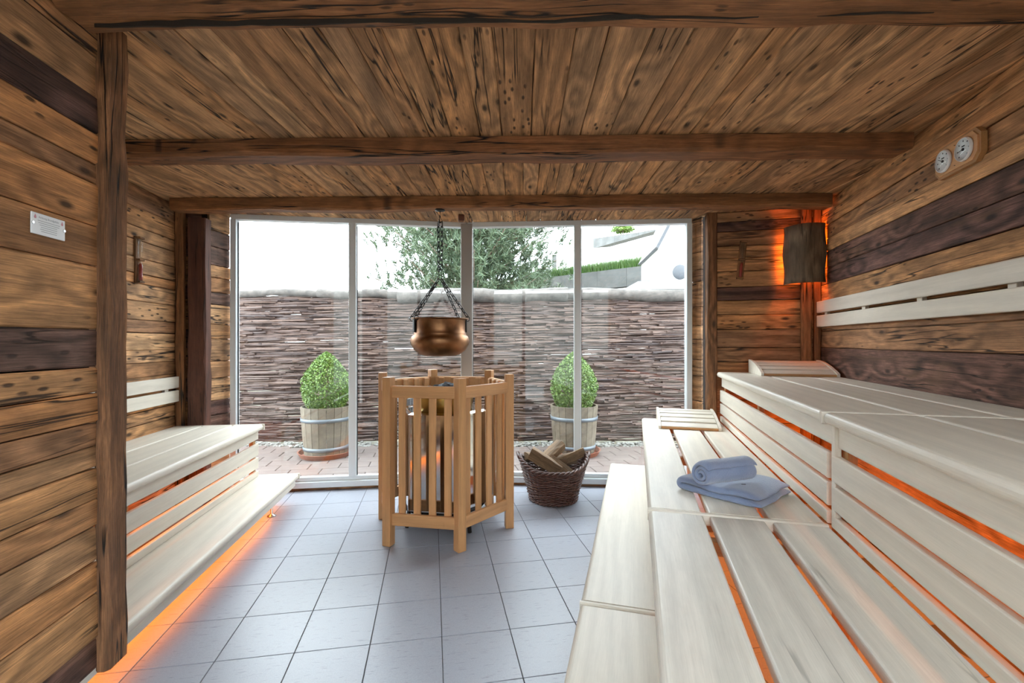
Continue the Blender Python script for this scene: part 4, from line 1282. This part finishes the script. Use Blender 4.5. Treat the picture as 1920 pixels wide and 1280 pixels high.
boxtree('clipped box tree in a barrel tub outside by the side bench', -2.115, 5.20, 1)
boxtree('clipped box tree in a barrel tub outside behind the firewood basket', 0.715, 5.27, 2)

# pine beyond the fence
def pine(label, x, y, h, R, seed, z0=0.0, sq=1.0):
    root = empty('pine_tree', (x, y, -0.03), 0)
    q = random.Random(seed)
    b = bmesh.new(); tube(b, [(0, 0, 0), (0.1, 0, h * 0.5), (0.0, 0.05, h)], [0.16, 0.11, 0.03], 9)
    bm_obj('trunk', b, M_bark, root, smooth=True)
    bb = bmesh.new(); lv, lf = [], []
    for k in range(104):
        zb = z0 + (h - z0) * (k / 104) ** 0.9
        f = (zb - z0) / (h - z0)
        Lb = R * (0.55 + 0.45 * math.sin(pi * min(1, f * 0.9 + 0.12))) * (1 - 0.55 * f ** 3) * q.uniform(0.75, 1.1)
        th = k * 2.4 + q.uniform(-.4, .4)
        pts = []
        for i in range(6):
            s = i / 5
            pts.append(Vector((Lb * s * math.cos(th), Lb * s * math.sin(th) * sq, zb + Lb * s * (0.16 + 0.18 * s))))
        tube(bb, pts, [0.035 * (1 - 0.8 * i / 5) for i in range(6)], 5)
        for i in range(64):
            s = 0.2 + 0.78 * q.random()
            base = pts[min(5, int(s * 5))].lerp(pts[min(5, int(s * 5) + 1)], (s * 5) % 1 if s < 1 else 0)
            c = base + Vector((q.gauss(0, .26), q.gauss(0, .26) * sq, q.gauss(0.05, .2)))
            up = Vector((q.uniform(-.5, .5) + math.cos(th) * 0.5, q.uniform(-.5, .5) + math.sin(th) * 0.5, 0.8)).normalized()
            for nd in range(22):
                d = (up * q.uniform(0.1, 1.2) + Vector((q.uniform(-1, 1), q.uniform(-1, 1), q.uniform(-1, 1)))).normalized()
                st = c + up * q.uniform(-0.09, 0.09); ln = q.uniform(0.14, 0.22)
                w_ = d.cross(Vector((q.uniform(-1, 1), q.uniform(-1, 1), q.uniform(-1, 1)))).normalized() * 0.010
                o0 = len(lv)
                lv += [st - w_, st + w_, st + d * ln]
                lf.append((o0, o0 + 1, o0 + 2))
    bm_obj('branches', bb, M_bark, root, smooth=True)
    o = mesh_obj('needles', lv, lf, M_needle, root); o['kind'] = 'stuff'
    tag(root, label, 'tree')
pine('long-needled bushy pine tree growing beyond the wicker fence', -1.0, 12.0, 6.4, 2.7, 2, 1.0, 0.8)

# terraced retaining walls, grass and white house on the right
def quad_wall(name, label, A, B, z0, zA, zB, th, mat, cat, parts=0):
    A, B = Vector((*A, 0)), Vector((*B, 0)); d = (B - A); L = d.length; ang = math.atan2(d.y, d.x)
    root = empty(name, (A.x, A.y, 0), ang)
    n = max(1, parts)
    for k in range(n):
        x0, x1 = L * k / n + 0.004, L * (k + 1) / n - 0.004
        h0, h1 = zA + (zB - zA) * k / n, zA + (zB - zA) * (k + 1) / n
        v = [(x0, 0, z0), (x1, 0, z0), (x1, th, z0), (x0, th, z0), (x0, 0, h0), (x1, 0, h1), (x1, th, h1), (x0, th, h0)]
        f = [(0, 3, 2, 1), (4, 5, 6, 7), (0, 1, 5, 4), (1, 2, 6, 5), (2, 3, 7, 6), (3, 0, 4, 7)]
        mesh_obj('wall_panel', v, f, mat, root)
    tag(root, label, cat)
    return root
def px(x, y, Y):   # point on the viewing ray through a photo pixel at depth Y
    return ((x - 960) / 856 * Y, Y, CAM_H + (640 - y) / 856 * Y)
# lower planter wall with grass: nearer on the right
A, B = px(985, 525, 15.5), px(1236, 493, 12.0)
lowr = quad_wall('retaining_wall', 'concrete planter wall with tall grass growing along its top', A[:2], B[:2], A[2] - 0.55, A[2], B[2] - 0.02, 0.3, M_concrete, 'wall', 5)
mesh_ = quad_wall('garden_wall', 'white rendered wall below the concrete planter', (A[0], A[1] + 0.04), (B[0], B[1] + 0.04), -0.05, A[2] - 0.56, B[2] - 0.58, 0.25, M_render, 'wall', 1)
rg = random.Random(31)
lv, lf = [], []
for k in range(9000):
    s = rg.random()
    bx_, by_ = A[0] + (B[0] - A[0]) * s, A[1] + (B[1] - A[1]) * s + rg.uniform(0.03, 0.5)
    z_ = A[2] + (B[2] - A[2]) * s - 0.06
    hgt = rg.uniform(0.22, 0.42); lean = Vector((rg.uniform(-.12, .12), rg.uniform(-.1, .1), hgt))
    wv = Vector((rg.uniform(-1, 1), rg.uniform(-1, 1), 0)).normalized() * 0.009
    o0 = len(lv); p = Vector((bx_, by_, z_))
    lv += [p - wv, p + wv, p + lean]; lf.append((o0, o0 + 1, o0 + 2))
o = mesh_obj('grass_strip', lv, lf, leaf_mat('grass_blade', [(0.025, 0.065, 0.008), (0.045, 0.10, 0.013), (0.065, 0.12, 0.024)]), None); o['kind'] = 'stuff'
tag(o, 'row of bright green grass on top of the concrete planter wall', 'grass')
A2, B2 = px(1112, 447, 19.0), px(1250, 428, 15.5)
up1 = quad_wall('retaining_wall', 'upper concrete terrace wall with dark coping shadow', A2[:2], B2[:2], A2[2] - 0.42, A2[2], B2[2], 0.4, M_concrete, 'wall', 3)
quad_wall('garden_wall', 'pale wall under the upper concrete terrace', (A2[0] - 1.5, A2[1] + 0.3), (B2[0], B2[1] + 0.3), 0.5, A2[2] - 0.44, B2[2] - 0.44, 0.3, plain('pale_render', (0.62, 0.60, 0.57), 0.9, noise=0.1, nscale=2), 'wall', 1)
A3, B3 = px(1035, 478, 20.0), px(1116, 467, 19.3)
quad_wall('retaining_wall', 'short low concrete terrace wall beside the pine tree', A3[:2], B3[:2], A3[2] - 0.9, A3[2], B3[2], 0.4, M_concrete, 'wall', 1)
# bush on the upper terrace
bu = empty('terrace_bush', (px(1168, 430, 18.5)[0], 18.5, px(1168, 434, 18.5)[2]), 0)
lv, lf = [], []
for k in range(1600):
    d = Vector((rg.gauss(0, 1), rg.gauss(0, 1), abs(rg.gauss(0, 1)))).normalized() * rg.uniform(0.15, 0.48)
    c = Vector((d.x, d.y, d.z * 0.8)); u = Vector((rg.uniform(-1, 1), rg.uniform(-1, 1), rg.uniform(-1, 1))).normalized() * 0.04
    v = u.cross(Vector((rg.uniform(-1, 1), rg.uniform(-1, 1), rg.uniform(-1, 1)))).normalized() * 0.03
    o0 = len(lv); lv += [c - u, c + v, c + u, c - v]; lf.append((o0, o0 + 1, o0 + 2, o0 + 3))
o = mesh_obj('foliage', lv, lf, M_box, bu); o['kind'] = 'stuff'
b = bmesh.new(); tube(b, [(0, 0, -0.15), (0, 0, 0.25)], 0.02, 6); bm_obj('stem', b, M_bark, bu)
tag(bu, 'small leafy bush on top of the upper terrace wall', 'bush')
# white house
hs = empty('white_house', (px(1234, 540, 9.6)[0], 9.6, -0.03), math.radians(-6))
tag(hs, 'white rendered house corner with sloping grey eave', 'house')
Hz = px(1234, 465, 9.6)[2] + 0.03
v = [(0, 0, 0), (3, 0, 0), (3, 2, 0), (0, 2, 0), (0, 0, Hz), (0.75, 0, Hz + 1.47), (3, 0, Hz + 1.47), (3, 2, Hz + 1.47), (0.75, 2, Hz + 1.47), (0, 2, Hz)]
f = [(0, 1, 6, 5, 4), (3, 9, 8, 7, 2), (0, 4, 9, 3), (1, 2, 7, 6), (4, 5, 8, 9), (5, 6, 7, 8), (0, 3, 2, 1)]
mesh_obj('wall', v, f, M_render, hs)
d = Vector((1.1, 0, 1.45)).normalized()
b = box_bm(1.72, 2.2, 0.06, 0.0)
bm_obj('eave', b, M_eave, hs, (0.345, 0.95, Hz + 0.75), (0, -math.atan2(1.47, 0.75), 0))
b = bmesh.new(); bmesh.ops.create_uvsphere(b, u_segments=16, v_segments=10, radius=0.16)
for vv in b.verts: vv.co.y *= 0.45
lx = (px(1276, 510, 9.5)[0] - px(1234, 540, 9.6)[0])
bm_obj('wall_lamp', b, M_eave, hs, (lx, -0.06, px(1276, 510, 9.5)[2] + 0.03), smooth=True)
# flat roofed low annex
ax0 = px(1202, 540, 8.2)
an = empty('flat_roof_annex', (ax0[0], 8.2, -0.03), math.radians(-2))
tag(an, 'low white annex with a flat grey roof edge behind the fence', 'annex')
zt_ = px(1202, 530, 8.2)[2]
board('wall', 1.6, 1.0, zt_ - 0.1, M_render, an, (0.8, 0.55, (zt_ - 0.1) / 2 + 0.0), (0, 0, 0), 0, 1)
board('roof_edge', 1.75, 1.1, 0.13, plain('light_grey_metal', (0.5, 0.53, 0.56), 0.5), an, (0.8, 0.5, zt_ - 0.02), (0, 0, 0), 0.004, 1)
board('roof_vent', 0.2, 0.2, 0.05, M_eave, an, (0.12, 0.3, zt_ + 0.07), (0, 0, 0), 0.004, 1)
